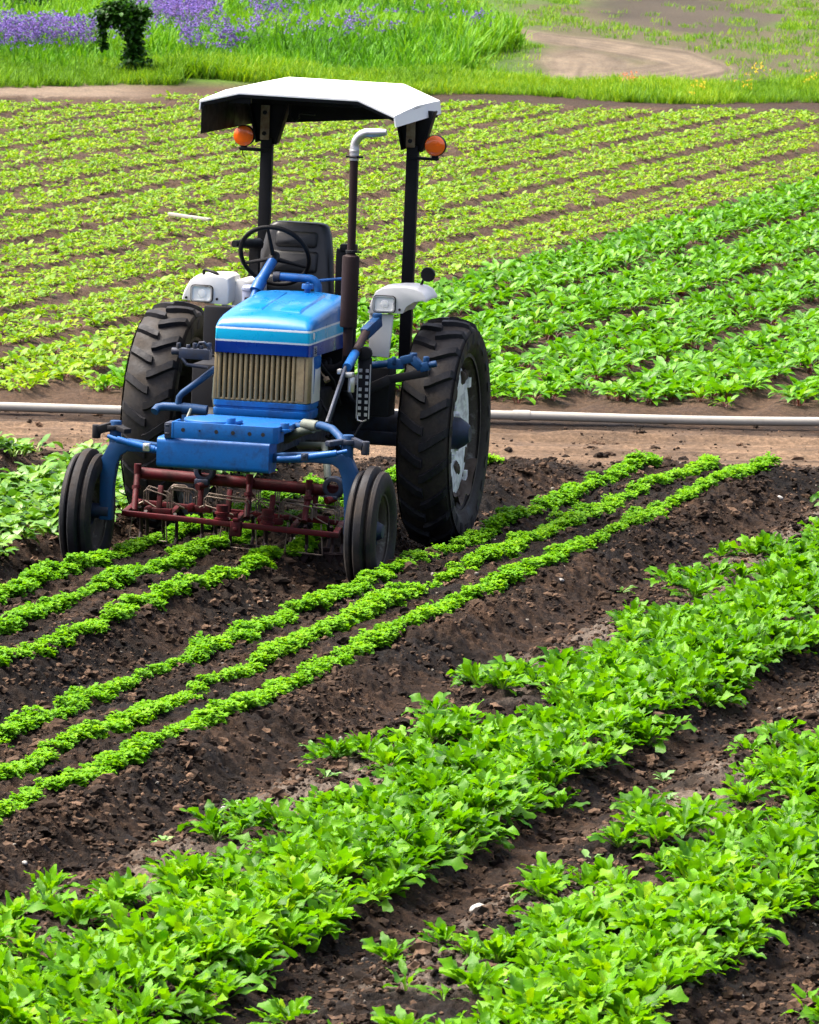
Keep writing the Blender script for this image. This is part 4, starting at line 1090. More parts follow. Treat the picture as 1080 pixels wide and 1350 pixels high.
# ------------------------------------------------------------------ plants: leaf arrays
def leaf(L, W, elev, curl, nl=7, na=2, fold=0.25, wav=0.12, pet=0.3, petw=0.05, lobes=0, tipw=0.0, twist=0.0, peak=0.6, rng=RNG):
    """one leaf growing from the origin along +x: verts, quads, petiole mask per quad"""
    t = np.linspace(0, 1, nl + 1)
    ang = elev - curl * t ** 1.4
    dl = L / nl
    am = (ang[:-1] + ang[1:]) / 2
    cx = np.concatenate([[0], np.cumsum(np.cos(am) * dl)]); cz = np.concatenate([[0], np.cumsum(np.sin(am) * dl)])
    b = np.clip((t - pet) / (1 - pet), 0, 1)
    pk = peak
    prof = np.where(b < pk, np.clip(np.sin(np.pi / 2 * b / pk), 0, 1) ** 0.9, np.clip(np.cos(np.pi / 2 * np.clip((b - pk) / (1 - pk), 0, 1)), 0, 1) ** 0.75)
    prof = np.maximum(prof, tipw * (b > 0.9))
    if lobes: prof = prof * (1 + 0.15 * np.where(np.arange(nl + 1) % 2 == 0, 1, -1) * (b > 0.05) * (b < 0.98))
    hw = np.maximum(W / 2 * prof, W * petw * (1 - 0.5 * b))
    s = np.linspace(-1, 1, 2 * na + 1)
    ph = rng.uniform(0, 6.28, 2); fr = rng.uniform(4, 7)
    P = np.empty((nl + 1, len(s), 3))
    side = s[None, :] * hw[:, None]
    up = fold * np.abs(s)[None, :] ** 1.3 * hw[:, None] + wav * hw[:, None] * np.abs(s)[None, :] * np.sin(fr * t[:, None] * 3 + np.where(s > 0, ph[0], ph[1])[None, :]) + twist * side * t[:, None]
    nx, nz = -np.sin(ang), np.cos(ang)
    P[..., 0] = cx[:, None] + nx[:, None] * up
    P[..., 1] = side
    P[..., 2] = cz[:, None] + nz[:, None] * up
    n = len(s); i = np.arange((nl + 1) * n).reshape(nl + 1, n)
    q = np.stack([i[:-1, :-1], i[1:, :-1], i[1:, 1:], i[:-1, 1:]], -1)
    pm = np.repeat((t[1:] <= pet + 0.03)[:, None], n - 1, 1)
    return P.reshape(-1, 3), q.reshape(-1, 4), pm.ravel()

class Plant:
    """leaf geometry of one plant or clump, as arrays"""
    def __init__(self): self.V = []; self.Q = []; self.M = []; self.T = []; self.n = 0
    def put(self, g, az=0.0, at=(0, 0, 0), tint=0.5, scale=1.0):
        v, q, m = g
        c, s = math.cos(az), math.sin(az)
        w = np.empty_like(v)
        w[:, 0] = v[:, 0] * c - v[:, 1] * s; w[:, 1] = v[:, 0] * s + v[:, 1] * c; w[:, 2] = v[:, 2]
        self.V.append(w * scale + np.array(at)); self.Q.append(q + self.n); self.M.append(m.astype(np.int32)); self.T.append(np.full(len(v), tint)); self.n += len(v)
    def done(self):
        self.V = np.concatenate(self.V); self.Q = np.concatenate(self.Q); self.M = np.concatenate(self.M); self.T = np.concatenate(self.T)
        return self
    def mesh(self, name, mats):
        me = mesh_from(name, self.V, self.Q)
        me.polygons.foreach_set('material_index', self.M)
        set_attr(me, 'tint', self.T)
        for m in mats: me.materials.append(m)
        return me

def stamp(name, plants, pos, mats, label, cat='crop', kind='stuff'):
    """many plants as one object; pos rows: x, y, z, azimuth, scale, variant, tint offset"""
    V = []; Q = []; M = []; T = []; n = 0
    for x, y, z, az, sc, k, to in pos:
        p = plants[int(k)]
        c, s = math.cos(az) * sc, math.sin(az) * sc
        w = np.empty_like(p.V)
        w[:, 0] = p.V[:, 0] * c - p.V[:, 1] * s + x; w[:, 1] = p.V[:, 0] * s + p.V[:, 1] * c + y; w[:, 2] = p.V[:, 2] * sc + z
        V.append(w); Q.append(p.Q + n); M.append(p.M); T.append(p.T + to); n += len(w)
    me = mesh_from(name, np.concatenate(V), np.concatenate(Q))
    me.polygons.foreach_set('material_index', np.concatenate(M))
    set_attr(me, 'tint', np.concatenate(T))
    for m in mats: me.materials.append(m)
    o = bpy.data.objects.new(name, me); COL.objects.link(o)
    tag(o, label, cat, kind=kind)
    return o

def project(x, y, z):
    """pixel of a world point in the 1080 x 1350 frame (used only to rank plants by how large they show)"""
    dy, dz = y, z - CAM_H
    d = dy * math.cos(PITCH) - dz * math.sin(PITCH); u = dy * math.sin(PITCH) + dz * math.cos(PITCH)
    a, b = x / d, u / d
    X = a * math.cos(ROLL) + b * math.sin(ROLL); Y = -a * math.sin(ROLL) + b * math.cos(ROLL)
    return 540 + FPX * X, 675 - FPX * Y, d

L_mus = leaf_mat('mustard_leaf', (0.19, 0.38, 0.002), (0.098, 0.3, 0.0018), (0.014, 0.1, 0.0012), 0.45, 0.2, 0.45)
L_stem = leaf_mat('pale_stem', (0.20, 0.32, 0.04), (0.14, 0.27, 0.03), (0.10, 0.22, 0.02), 0.45, 0.4, 0.2)
L_par = leaf_mat('parsley_leaf', (0.215, 0.4, 0.006), (0.125, 0.335, 0.004), (0.036, 0.17, 0.002), 0.55, 0.15, 0.45)
L_beet = leaf_mat('beet_leaf', (0.14, 0.33, 0.004), (0.075, 0.255, 0.003), (0.02, 0.11, 0.002), 0.42, 0.25, 0.4)
L_bstem = leaf_mat('red_beet_stem', (0.12, 0.045, 0.02), (0.10, 0.012, 0.016), (0.05, 0.006, 0.010), 0.45, 0.4, 0.15)
L_young = leaf_mat('young_beet_leaf', (0.24, 0.37, 0.004), (0.145, 0.295, 0.004), (0.055, 0.17, 0.003), 0.45, 0.22, 0.4)
L_weed = leaf_mat('pale_weed_leaf', (0.16, 0.30, 0.07), (0.10, 0.24, 0.05), (0.05, 0.15, 0.03), 0.5, 0.4, 0.3)
L_grass = leaf_mat('grass_blade', (0.19, 0.34, 0.008), (0.1, 0.26, 0.006), (0.034, 0.12, 0.004), 0.55, 0.2, 0.4)
L_meadow = leaf_mat('meadow_leaf', (0.11, 0.29, 0.008), (0.055, 0.205, 0.006), (0.018, 0.085, 0.004), 0.55, 0.2, 0.4)
L_purple = leaf_mat('purple_petal', (0.17, 0.12, 0.42), (0.09, 0.065, 0.28), (0.04, 0.03, 0.14), 0.7, 0.15, 0.3)
L_vine = leaf_mat('dark_vine_leaf', (0.035, 0.13, 0.006), (0.015, 0.065, 0.004), (0.005, 0.024, 0.003), 0.5, 0.2, 0.3)

U = RNG.uniform
def mustard(nleaf, size):
    p = Plant()
    for k in range(nleaf):
        f = k / nleaf
        L = size * U(0.66, 1.15) * (0.75 + 0.32 * (1 - f)); el = math.radians(np.clip(38 + 48 * f + U(-14, 16), 25, 88)); cu_ = math.radians(U(20, 95))
        p.put(leaf(L, L * U(0.17, 0.28), el, cu_, nl=10, na=2, fold=U(-0.1, 0.5), wav=U(0.25, 0.6), pet=U(0.25, 0.42), petw=0.10, lobes=1, tipw=0.3, twist=U(-0.8, 0.8), peak=U(0.5, 0.72)),
              az=k * 2.399 + U(-0.6, 0.6), at=(U(-0.002, 0.002), U(-0.002, 0.002), 0), tint=np.clip(0.30 + 0.3 * f + U(-0.3, 0.35), 0, 1))
    return p.done()
MUS = [mustard(int(U(25, 33)), 0.175) for _ in range(12)]
MUS_SMALL = [mustard(int(U(5, 8)), 0.15) for _ in range(5)]

def beet(nleaf, size, upright=1.0, wide=0.42):
    p = Plant()
    for k in range(nleaf):
        f = k / nleaf
        L = size * U(0.7, 1.15); el = math.radians(U(50, 84) * upright); cu_ = math.radians(U(40, 125))
        p.put(leaf(L, L * U(0.8, 1.15) * wide, el, cu_, nl=7, na=2, fold=U(0.0, 0.3), wav=U(0.05, 0.2), pet=0.40, petw=0.06, twist=U(-0.6, 0.6), peak=0.45),
              az=k * 2.399 + U(-0.5, 0.5), at=(U(-0.02, 0.02), U(-0.02, 0.02), 0), tint=np.clip(0.45 + U(-0.4, 0.45), 0, 1))
    return p.done()
BEET = [beet(int(U(16, 22)), 0.185, 1.0, 0.23) for _ in range(10)]
YOUNG = [beet(int(U(9, 13)), 0.112, 0.88, 0.28) for _ in range(8)]
SPIN = [beet(int(U(13, 18)), 0.18, 0.85, 0.36) for _ in range(6)]

def herb(n):
    """a tuft of curled parsley: stalks ending in small lobed leaflets"""
    p = Plant()
    for k in range(n):
        a = U(0, 6.28); r = 0.058 * math.sqrt(U(0, 1)); h = U(0.025, 0.098) * (1 - 0.30 * r / 0.058)
        x, y = r * math.cos(a) * 1.05, r * math.sin(a) * 1.05
        tn = np.clip(0.22 + 5.0 * (h - 0.025) + U(-0.2, 0.3), 0, 1)
        for j in range(3):
            p.put(leaf(U(0.022, 0.038), U(0.022, 0.036), math.radians(U(-5, 55)), math.radians(U(20, 95)), nl=3, na=1, fold=U(-0.1, 0.5), wav=0.3, pet=0.08, petw=0.1, lobes=0, tipw=0.35),
                  az=a + (j - 1) * 1.5 + U(-0.5, 0.5), at=(x, y, h), tint=tn)
    return p.done()
HERB = [herb(38) for _ in range(10)]

def herb_row(lat, lon0, lon1, label, seed, gaps=()):
    r = np.random.default_rng(seed)
    pos = []
    lon = lon0
    while lon < lon1:
        lon += r.uniform(0.028, 0.055)
        if any(a < lon < b and r.uniform() < 0.85 for a, b in gaps): continue
        dens = vnoise(np.array([lon * 1.6]), np.array([lat * 7.0]), seed)[0]
        if r.uniform() > 0.55 + 0.8 * dens: continue
        la = lat + 0.018 * (vnoise(np.array([lon * 0.35]), np.array([0.0]), seed + 5)[0] - 0.5) * 2 + r.normal(0, 0.024)
        x, y = xy(la, lon)
        if y > 43.9: continue
        pos.append((x, y, gz(x, y) - 0.01, r.uniform(0, 6.28), r.uniform(0.70, 0.98) * (0.72 + 0.38 * dens), r.integers(0, 10), r.uniform(-0.12, 0.12)))
    stamp('parsley_row', HERB, pos, [L_par, L_stem], label, 'crop row')
herb_row(-9.90, 26.5, 44.0, 'row of small parsley plants closest to the tractor front wheel, right of it', 1, [(36.3, 36.5), (30.8, 31.0)])
herb_row(-9.54, 25.8, 46.5, 'middle of three small parsley rows running past the tractor', 2)
herb_row(-9.18, 25.0, 46.7, 'outer small parsley row edging the wide dark furrow', 3, [(27.2, 27.7), (29.0, 29.1)])
herb_row(-11.60, 33.0, 40.3, 'outermost small parsley row passing beneath the tractor by its far front wheel', 4)
herb_row(-11.22, 31.8, 43.5, 'middle small parsley row running between the tractor front wheels', 5)
herb_row(-10.76, 30.6, 38.4, 'small parsley row beneath the tractor nearest the open furrow', 6, [(36.6, 36.9)])
herb_row(-10.95, 41.9, 42.7, 'short clump of parsley beside the big muddy rear wheel', 7)

# ---- dense mustard beds in front
def mus_positions(lo, hi, lon0, lon1, seed, sparse_from):
    r = np.random.default_rng(seed); out = []
    lon = lon0
    while lon < lon1:
        lon += 0.115
        la = lo + 0.02
        while la > hi:
            la -= 0.155
            a = la + r.normal(0, 0.04); b = lon + r.normal(0, 0.05)
            g = (lo - a) / (lo - hi)
            if r.uniform() < 0.10: continue
            edge = 0.22 * (vnoise(np.array([b * 0.9]), np.array([la * 2.0]), seed)[0] - 0.5)
            if g + edge > sparse_from and r.uniform() < 0.30 + 1.25 * (g + edge - sparse_from) + 0.75 * (-0.3) + 0.75 * vnoise(np.array([b * 2.2]), np.array([a * 2.2]), seed + 3)[0]: continue
            x, y = xy(a, b)
            if y > 44.2: continue
            if abs(x - 0.330) < 0.20 and 25.62 < y < 27.17: continue      # bare soil round the stone
            sc = r.uniform(0.78, 1.12) * (1.0 - 0.28 * max(0, g - 0.55))
            out.append((x, y, gz(x, y) - 0.012, r.uniform(0, 6.28), sc, r.integers(0, 12), r.uniform(-0.1, 0.1)))
    return out
beds = [(mus_positions(-7.04, -8.52, 22.2, 43.5, 21, 0.44), 'broad bright green bed crossing below the parsley rows', 'mustard plants in the broad bed'),
        (mus_positions(-5.36, -6.74, 22.0, 31.5, 22, 0.46), 'leafy bed in the lower right corner of the field', 'mustard plants in the corner bed'),
        (mus_positions(-3.75, -4.75, 22.0, 26.0, 23, 0.7), '', '')]
cand = []
for bi, (ps, w, g) in enumerate(beds[:2]):
    for p in ps:
        X, Y, d = project(p[0], p[1], p[2] + 0.1)
        if -25 < X < 1105 and Y < 1385: cand.append((d, bi, p))
cand.sort(key=lambda c: c[0])
single = cand[:300]
single_set = {id(c[2]) for c in single}
MUS_ME = [p.mesh('mustard_plant', [L_mus, L_stem]) for p in MUS]
for d, bi, p in single:
    o = bpy.data.objects.new('mustard_plant', MUS_ME[int(p[5])])
    COL.objects.link(o)
    o.location = (p[0], p[1], p[2]); o.rotation_euler = (RNG.normal(0, 0.08), RNG.normal(0, 0.08), p[3]); o.scale = (p[4],) * 3
    tag(o, 'leafy green mustard plant in the ' + beds[bi][1], 'plant', beds[bi][2])
for bi, (ps, w, g) in enumerate(beds):
    rest = [p for p in ps if id(p) not in single_set]
    if rest: stamp('mustard_greens', MUS, rest, [L_mus, L_stem], ('farther plants of the ' + w) if w else 'leafy greens of the bed beyond the lower right furrow', 'crop')

# ---- spinach bed by the tractor's far front wheel
r = np.random.default_rng(31)
SP_ME = [p.mesh('spinach_plant', [L_beet, L_stem]) for p in SPIN]
def singles(meshes, name, spots, label, group, cat='plant', tilt=0.08):
    for i, (x, y, sc) in enumerate(spots):
        o = bpy.data.objects.new(name, meshes[i % len(meshes)]); COL.objects.link(o)
        o.location = (x, y, gz(x, y) - 0.01); o.rotation_euler = (RNG.normal(0, tilt), RNG.normal(0, tilt), U(0, 6.28)); o.scale = (sc,) * 3
        tag(o, label, cat, group)
SPL = [p for p in SPIN]
spots = []
for lon in np.arange(34.5, 43.2, 0.14):
    for la in np.arange(-12.42, -13.5, -0.155):
        if r.uniform() < 0.92: spots.append((*xy(la + r.normal(0, 0.035), lon + r.normal(0, 0.04)), r.uniform(0.8, 1.15)))
spots = [s for s in spots if -60 < project(s[0], s[1], 0.1)[0] < 700]
L_spin = leaf_mat('spinach_leaf', (0.15, 0.3, 0.02), (0.08, 0.225, 0.01), (0.03, 0.125, 0.006), 0.4, 0.4, 0.35)
for me in SP_ME: me.materials[0] = L_spin
singles(SP_ME, 'spinach_plant', spots, 'pale green broad-leaved plant in the bed beside the far front wheel', 'spinach plants in the bed beside the front wheel')
spots = [(*xy(la, lon), sc) for la, lon, sc in ((-14.15, 42.3, 1.0), (-14.22, 42.0, 1.05), (-14.1, 41.8, 0.9), (-14.3, 41.7, 1.1), (-14.05, 41.5, 0.9), (-14.3, 42.2, 0.8), (-14.2, 41.5, 1.0), (-14.35, 41.2, 1.0))]
singles(SP_ME, 'spinach_plant', spots, 'pale green broad-leaved plant at the end of its bed by the tan track', 'spinach plants by the tan track')

# ---- beet field beyond the pipe
cand = []
r = np.random.default_rng(41)
rows = [-12.8 + GAPS * (k + 0.5) + o_ for k in range(-14, 8) for o_ in (-0.345, 0.0, 0.345)]
for lat in rows:
    lon = 44.0
    while lon < 97.0:
        big = lat > -15.25 and not (lat < -14.9 and r.uniform() < 0.35) or (-15.6 < lat < -15.25 and r.uniform() < 0.25)
        lon += (0.092 if big else 0.066) + 0.0006 * (lon - 44)
        a = lat + r.normal(0, 0.065); b = lon + r.normal(0, 0.04)
        x, y = xy(a, b)
        if abs(x) > 0.066 * y + 1.4: continue
        if y < 48.15 + 0.35 * vnoise(np.array([x * 1.5]), np.array([3.3]), 4)[0] or y > 91.6 - 0.22 * x + 0.5 * math.sin(x * 1.7): continue
        if x < -3.4 + 0.4 * math.sin(y) and y > 89.6: continue
        dens = vnoise(np.array([b * 0.7]), np.array([a * 2.0]), 77)[0]
        if r.uniform() > (0.68 if big else 0.46) + (0.5 if big else 0.75) * dens: continue
        sc = r.uniform(0.72, 1.18)
        if not big: sc *= 1.0 + 0.35 * max(0, min(1, (55 - y) / 5))
        cand.append((x, y, gz(x, y) - 0.01, r.uniform(0, 6.28), sc, r.integers(0, 10) if big else r.integers(0, 8), r.uniform(-0.14, 0.14), big))
vis = []
for i, c in enumerate(cand):
    X, Y, d = project(c[0], c[1], c[2] + 0.12)
    if -15 < X < 1095: vis.append((d, i))
vis.sort()
BEET_ME = [p.mesh('beet_plant', [L_beet, L_bstem]) for p in BEET]
YOUNG_ME = [p.mesh('beet_seedling', [L_young, L_bstem]) for p in YOUNG]
one = set()
nb_ = ns_ = 0
for d, i in vis:
    c = cand[i]
    if c[7] and nb_ < 300: nb_ += 1
    elif not c[7] and ns_ < 300: ns_ += 1
    else: continue
    one.add(i)
    o = bpy.data.objects.new('beet_plant' if c[7] else 'beet_seedling', (BEET_ME if c[7] else YOUNG_ME)[int(c[5])])
    COL.objects.link(o)
    o.location = c[:3]; o.rotation_euler = (RNG.normal(0, 0.06), RNG.normal(0, 0.06), c[3]); o.scale = (c[4],) * 3
    if c[7]: tag(o, 'tall green beet plant with red stems near the white pipe', 'plant', 'beet plants near the pipe')
    else: tag(o, 'small yellow-green beet seedling beyond the pipe and the tractor wheels', 'plant', 'beet seedlings beyond the pipe')
stamp('beet_crop', BEET, [c[:7] for i, c in enumerate(cand) if c[7] and i not in one], [L_beet, L_bstem], 'farther dark green beet crop in the field beyond the pipe', 'crop')
stamp('seedling_crop', YOUNG, [c[:7] for i, c in enumerate(cand) if not c[7] and i not in one], [L_young, L_bstem], 'far yellow-green rows of young beets filling the back field', 'crop')

# ---- single plants and weeds in the foreground soil
def weed(n, size):
    p = Plant()
    for k in range(n):
        L = size * U(0.6, 1.2)
        p.put(leaf(L, L * U(0.3, 0.45), math.radians(U(15, 60)), math.radians(U(20, 70)), nl=6, na=1, fold=0.3, wav=0.2, pet=0.25, petw=0.06, lobes=1), az=k * 2.399 + U(-0.4, 0.4), tint=U(0.2, 0.9))
    return p.done()
WEED_ME = [weed(8, 0.085).mesh('weed', [L_weed, L_stem]) for _ in range(5)]
def ground_at(px, py, z=0.08):
    dx, dy = (px - 540) / FPX, -(py - 675) / FPX
    a = dx * math.cos(ROLL) - dy * math.sin(ROLL); b = dx * math.sin(ROLL) + dy * math.cos(ROLL)
    dz = -math.sin(PITCH) + b * math.cos(PITCH); dyy = math.cos(PITCH) + b * math.sin(PITCH)
    t = (z - CAM_H) / dz
    return a * t, dyy * t
for x, y, sc, lab in ((0.0, 0.0, 0, ''),):
    pass
weeds = [((410, 963), 0.8, 'tiny green sprout alone on the bare soil bank'),
         ((215, 1118), 1.0, 'pale weed at the upper edge of the broad bed, farthest left'),
         ((308, 1072), 0.8, 'pale weed in the dark furrow above the broad bed'),
         ((600, 1082), 1.1, 'spindly weed in the lower furrow under the broad bed'),
         ((880, 1060), 1.2, 'spindly pale weed on the bare strip of the lower right bed'),
         ((875, 1000), 1.0, 'small whitish weed in the furrow below the broad bed'),
         ((590, 1240), 1.0, 'small weed by the grey stone'),
         ((775, 1140), 0.9, 'tiny weed at the sparse edge of the lower right bed'),
         ((820, 760), 1.1, 'pale weed on the sparse margin of the broad bed near its right end'),
         ((430, 1040), 1.0, 'pale weed on the sparse margin of the broad bed above its middle'),
         ((495, 1010), 0.9, 'second pale weed on the sparse margin above the broad bed')]
for i, ((px, py), sc, lab) in enumerate(weeds):
    x, y = ground_at(px, py)
    o = bpy.data.objects.new('weed', WEED_ME[i % 5]); COL.objects.link(o)
    o.location = (x, y, gz(x, y)); o.rotation_euler = (0, 0, U(0, 6.28)); o.scale = (sc,) * 3
    tag(o, lab, 'weed')
MS_ME = [p.mesh('mustard_plant', [L_mus, L_stem]) for p in MUS_SMALL]
for (px, py), sc, lab in (((535, 1318), 1.1, 'loose mustard plant on bare soil at the bottom edge'), ((585, 1335), 0.9, 'small mustard plant beside the loose one at the bottom edge'),
                          ((60, 1222), 1.1, 'mustard plant standing apart at the upper left of the broad bed'), ((235, 1150), 0.9, 'mustard sprig apart on the crusted soil above the broad bed'),
                          ((1065, 1342), 1.1, 'mustard plant cut off by the lower right corner'), ((720, 1180), 1.1, 'lone mustard plant at the upper edge of the lower right bed'), ((830, 1105), 0.9, 'lone mustard sprig higher on the edge of the lower right bed'), ((1020, 1000), 1.1, 'mustard plant standing apart near the right end of the lower bed')):
    x, y = ground_at(px, py)
    o = bpy.data.objects.new('mustard_plant', MS_ME[int(U(0, 5))]); COL.objects.link(o)
    o.location = (x, y, gz(x, y)); o.rotation_euler = (0, 0, U(0, 6.28)); o.scale = (sc,) * 3
    tag(o, lab, 'plant')

# ------------------------------------------------------------------ clods and stones
def lump(sub, rough, flat, seed):
    bm = bmesh.new(); bmesh.ops.create_icosphere(bm, subdivisions=sub, radius=1.0)
    rr = np.random.default_rng(seed)
    o1 = rr.uniform(0, 100, 3)
    for v in bm.verts:
        c = v.co
        n = vnoise(np.array([c.x * 1.7 + o1[0] + c.z]), np.array([c.y * 1.7 + o1[1] - c.z]), seed)[0] - 0.5
        n2 = vnoise(np.array([c.x * 4.1 + o1[2] + c.z * 2]), np.array([c.y * 4.1 + c.z]), seed + 1)[0] - 0.5
        v.co = c * (1 + rough * (n * 1.2 + n2 * 0.6))
        v.co.z *= flat; v.co.y *= 0.8
    co = np.array([v.co[:] for v in bm.verts]); tri = np.array([[v.index for v in f.verts] for f in bm.faces])
    bm.free(); return co, tri
LUMPS = [lump(2, 1.5, 0.62, 100 + k) for k in range(6)] 
LUMP1 = [lump(1, 0.9, 0.75, 120 + k) for k in range(6)]
MAT_CLOD = attr_mat('clod_soil', 0.95, 0.15)
r = np.random.default_rng(51)
N = 170000
y = 20 + 27.4 * r.uniform(size=N) ** 1.1; x = r.uniform(-1, 1, N) * (0.066 * y + 0.7)
la, lo = latlon(x, y)
d = np.abs(((la - FUR) / FPITCH + 0.5) % 1.0 - 0.5) * FPITCH
cl = fbm(x * 1.6, y * 1.2, 61, 3)
keep = r.uniform(size=N) < np.where(y > 44.5, 0.10, 1.0) * (0.30 + 0.70 * np.exp(-((d - 0.33) / 0.24) ** 2)) * np.clip(3.2 * (cl - 0.24), 0.28, 1)
x, y = x[keep], y[keep]; n_ = len(x)
s_ = np.minimum(0.036, 0.0062 * np.exp(np.abs(r.normal(0, 0.66, n_))))
zz = np.array([gz(a_, b_) for a_, b_ in zip(x, y)])
kind = r.integers(0, 6, n_); ang = r.uniform(0, 6.28, n_); sc = s_[:, None] * r.uniform(0.7, 1.3, (n_, 3))
t = r.uniform(size=n_) ** 2.0
base = np.array([0.007, 0.0044, 0.0029]) * (1 - t[:, None]) + np.array([0.098, 0.061, 0.039]) * t[:, None]
pale = r.uniform(size=n_) < 0.012
pale = pale & (s_ < 0.016)
base[pale] = np.array([0.15, 0.135, 0.115])
V = []; F = []; Cc = []; n = 0
for lib, sel in ((LUMPS, s_ > 0.017), (LUMP1, s_ <= 0.017)):
    for k in range(6):
        ii = np.where(sel & (kind == k))[0]
        if not len(ii): continue
        co, tri = lib[k]
        w = co[None] * sc[ii][:, None, :]
        ca, sa = np.cos(ang[ii])[:, None], np.sin(ang[ii])[:, None]
        w = np.stack([w[..., 0] * ca - w[..., 1] * sa + x[ii][:, None], w[..., 0] * sa + w[..., 1] * ca + y[ii][:, None], w[..., 2] + (zz[ii] + s_[ii] * 0.15)[:, None]], -1)
        V.append(w.reshape(-1, 3)); F.append((tri[None] + (np.arange(len(ii)) * len(co))[:, None, None] + n).reshape(-1, 3))
        Cc.append(np.repeat(base[ii], len(co), 0)); n += len(ii) * len(co)
me = mesh_from('soil_clods', np.concatenate(V), np.zeros((0, 4), int), np.concatenate(F), smooth_all=False); set_attr(me, 'gcol', np.concatenate(Cc)); me.materials.append(MAT_CLOD)
o = bpy.data.objects.new('soil_clods', me); COL.objects.link(o)
tag(o, 'crumbled brown clods scattered over the tilled soil', 'soil', kind='stuff')

M_stone = worn('grey_stone', (0.30, 0.29, 0.27), 0.8, dirt=(0.14, 0.11, 0.085), amount=0.3, scale=14)
def stone(px, py, size, lab, seed, group=None):
    co, tri = lump(3, 0.55, 0.62, seed)
    me = mesh_from('stone', co * size, np.zeros((0, 4), int), tri); me.materials.append(M_stone)
    x, y = ground_at(px, py)
    o = bpy.data.objects.new('stone', me); COL.objects.link(o)
    o.location = (x, y, gz(x, y) + size * 0.3); o.rotation_euler = (0.2, -0.25, U(0, 6.28))
    tag(o, lab, 'stone', group)
stone(635, 1188, 0.05, 'largest pale grey stone lying in the furrow under the broad bed', 200)
stone(296, 1036, 0.016, 'small tan pebble alone on the bank above the broad bed', 201)
stone(386, 722, 0.030, 'pale stone at the furrow edge in front of the tractor', 202)
stone(243, 777, 0.016, 'pale pebble between the parsley rows in front of the tractor', 203)
stone(323, 810, 0.022, 'grey stone on the soil bank by the open furrow', 204)
stone(1028, 648, 0.03, 'grey stone on the clods at the right end of the bank', 205)
stone(740, 771, 0.018, 'whitish pebble below the outer parsley row', 206)
stone(688, 1158, 0.014, 'white pebble in the lower furrow right of the grey stone', 207)
stone(33, 1130, 0.014, 'white pebble on the left end of the bank', 208)
stone(665, 1310, 0.02, 'brown stone among the lower right bed', 209)

# ------------------------------------------------------------------ irrigation pipe and stick
M_pipe = worn('pale_pipe', (0.30, 0.285, 0.255), 0.55, spec=0.25, dirt=(0.14, 0.11, 0.08), amount=0.12, scale=4, fine=0.12)
mb = MB()
pp = []
for k in range(60):
    x = -9 + 18 * k / 59
    y = 47.05 + 0.03 * x * 0 + 0.02 * math.sin(x * 0.9)
    pp.append((x, y, 0.10 + 0.008 * math.sin(x * 1.7 + 1)))
mb.tube(pp, 0.034, 14)
for x in (-5.2, 0.8, 6.8):
    mb.cyl((x - 0.06, 47.05 + 0.02 * math.sin(x * 0.9), 0.10 + 0.008 * math.sin(x * 1.7 + 1)), (x + 0.06, 47.05 + 0.02 * math.sin(x * 0.9), 0.10 + 0.008 * math.sin(x * 1.7 + 1)), 0.040, 14)
tag(mb.build('irrigation_pipe', M_pipe), 'long pale irrigation pipe lying along the tan track behind the tractor', 'pipe')
mb = MB()
x, y = ground_at(250, 288, 0.12); mb.beam((x - 0.22, y + 0.35, 0.14), (x + 0.22, y - 0.3, 0.13), 0.05, 0.03); 
tag(mb.build('plank', M_pipe, bevel=0.004), 'short pale stick lying among the seedlings left of the canopy post', 'stick')

# ------------------------------------------------------------------ back of the field: verge, meadow, flowers, vine post
def tuft(n, h, w, spread):
    p = Plant()
    for k in range(n):
        L = h * U(0.6, 1.15)
        p.put(leaf(L, w * U(0.7, 1.3), math.radians(U(55, 88)), math.radians(U(5, 70)), nl=4, na=1, fold=0.4, wav=0.0, pet=0.0, petw=0.2, tipw=0.05, peak=0.35), az=U(0, 6.28), at=(U(-spread, spread), U(-spread, spread), 0), tint=U(0.1, 1.0))
    return p.done()
GRT = [tuft(24, 0.38, 0.018, 0.14) for _ in range(6)]
MEA = [tuft(22, 0.46, 0.030, 0.16) for _ in range(6)]
SHORT = [tuft(16, 0.13, 0.014, 0.16) for _ in range(5)]
r = np.random.default_rng(61)
pos = []
for _ in range(5600):
    x = r.uniform(-10.5, 10.5)
    lo = 94.3 - 0.10 * x + 0.5 * math.sin(x * 1.3) + (1.2 if -3.5 < x < -1.0 else 0); hi = 96.6 if x > 0.6 else 97.6
    y = r.uniform(lo, hi)
    h = (0.45 if x > 0.6 else 0.62) * (0.7 + 0.7 * vnoise(np.array([x * 0.9]), np.array([y * 0.4]), 7)[0])
    pos.append((x, y, gz(x, y) - 0.02, r.uniform(0, 6.28), h * r.uniform(0.7, 1.25), r.integers(0, 6), 0.7 * (vnoise(np.array([x * 1.2]), np.array([y * 0.5]), 9)[0] - 0.62)))
stamp('verge_grass', GRT, pos, [L_grass, L_grass], 'strip of tall grass along the far end of the crop field', 'grass')
def in_meadow(x, y):
    # the weedy patch left of the lane
    return x < 1.25 + 0.25 * math.sin(y * 0.9) - 0.09 * max(0, 104 - y) ** 1.3 and y < 115 - 0.9 * (x + 2)
pos = []
while len(pos) < 6400:
    x = r.uniform(-11.5, 1.6); y = r.uniform(96.5, 122)
    if not in_meadow(x, y): continue
    g = vnoise(np.array([x * 0.8]), np.array([y * 0.35]), 13)[0]
    if x > -1.5 and y < 102 and r.uniform() < 0.5: continue
    k = min(1.0, (y - 96.5) / 4)
    pos.append((x, y, gz(x, y) - 0.02, r.uniform(0, 6.28), (0.45 + 0.5 * k + 0.35 * g) * r.uniform(0.7, 1.25), r.integers(0, 6), (g - 0.5) * 1.1 + 0.3 * (1 - k)))
stamp('meadow_weeds', MEA, pos, [L_meadow, L_grass], 'rough green weeds of the meadow behind the field', 'weeds')
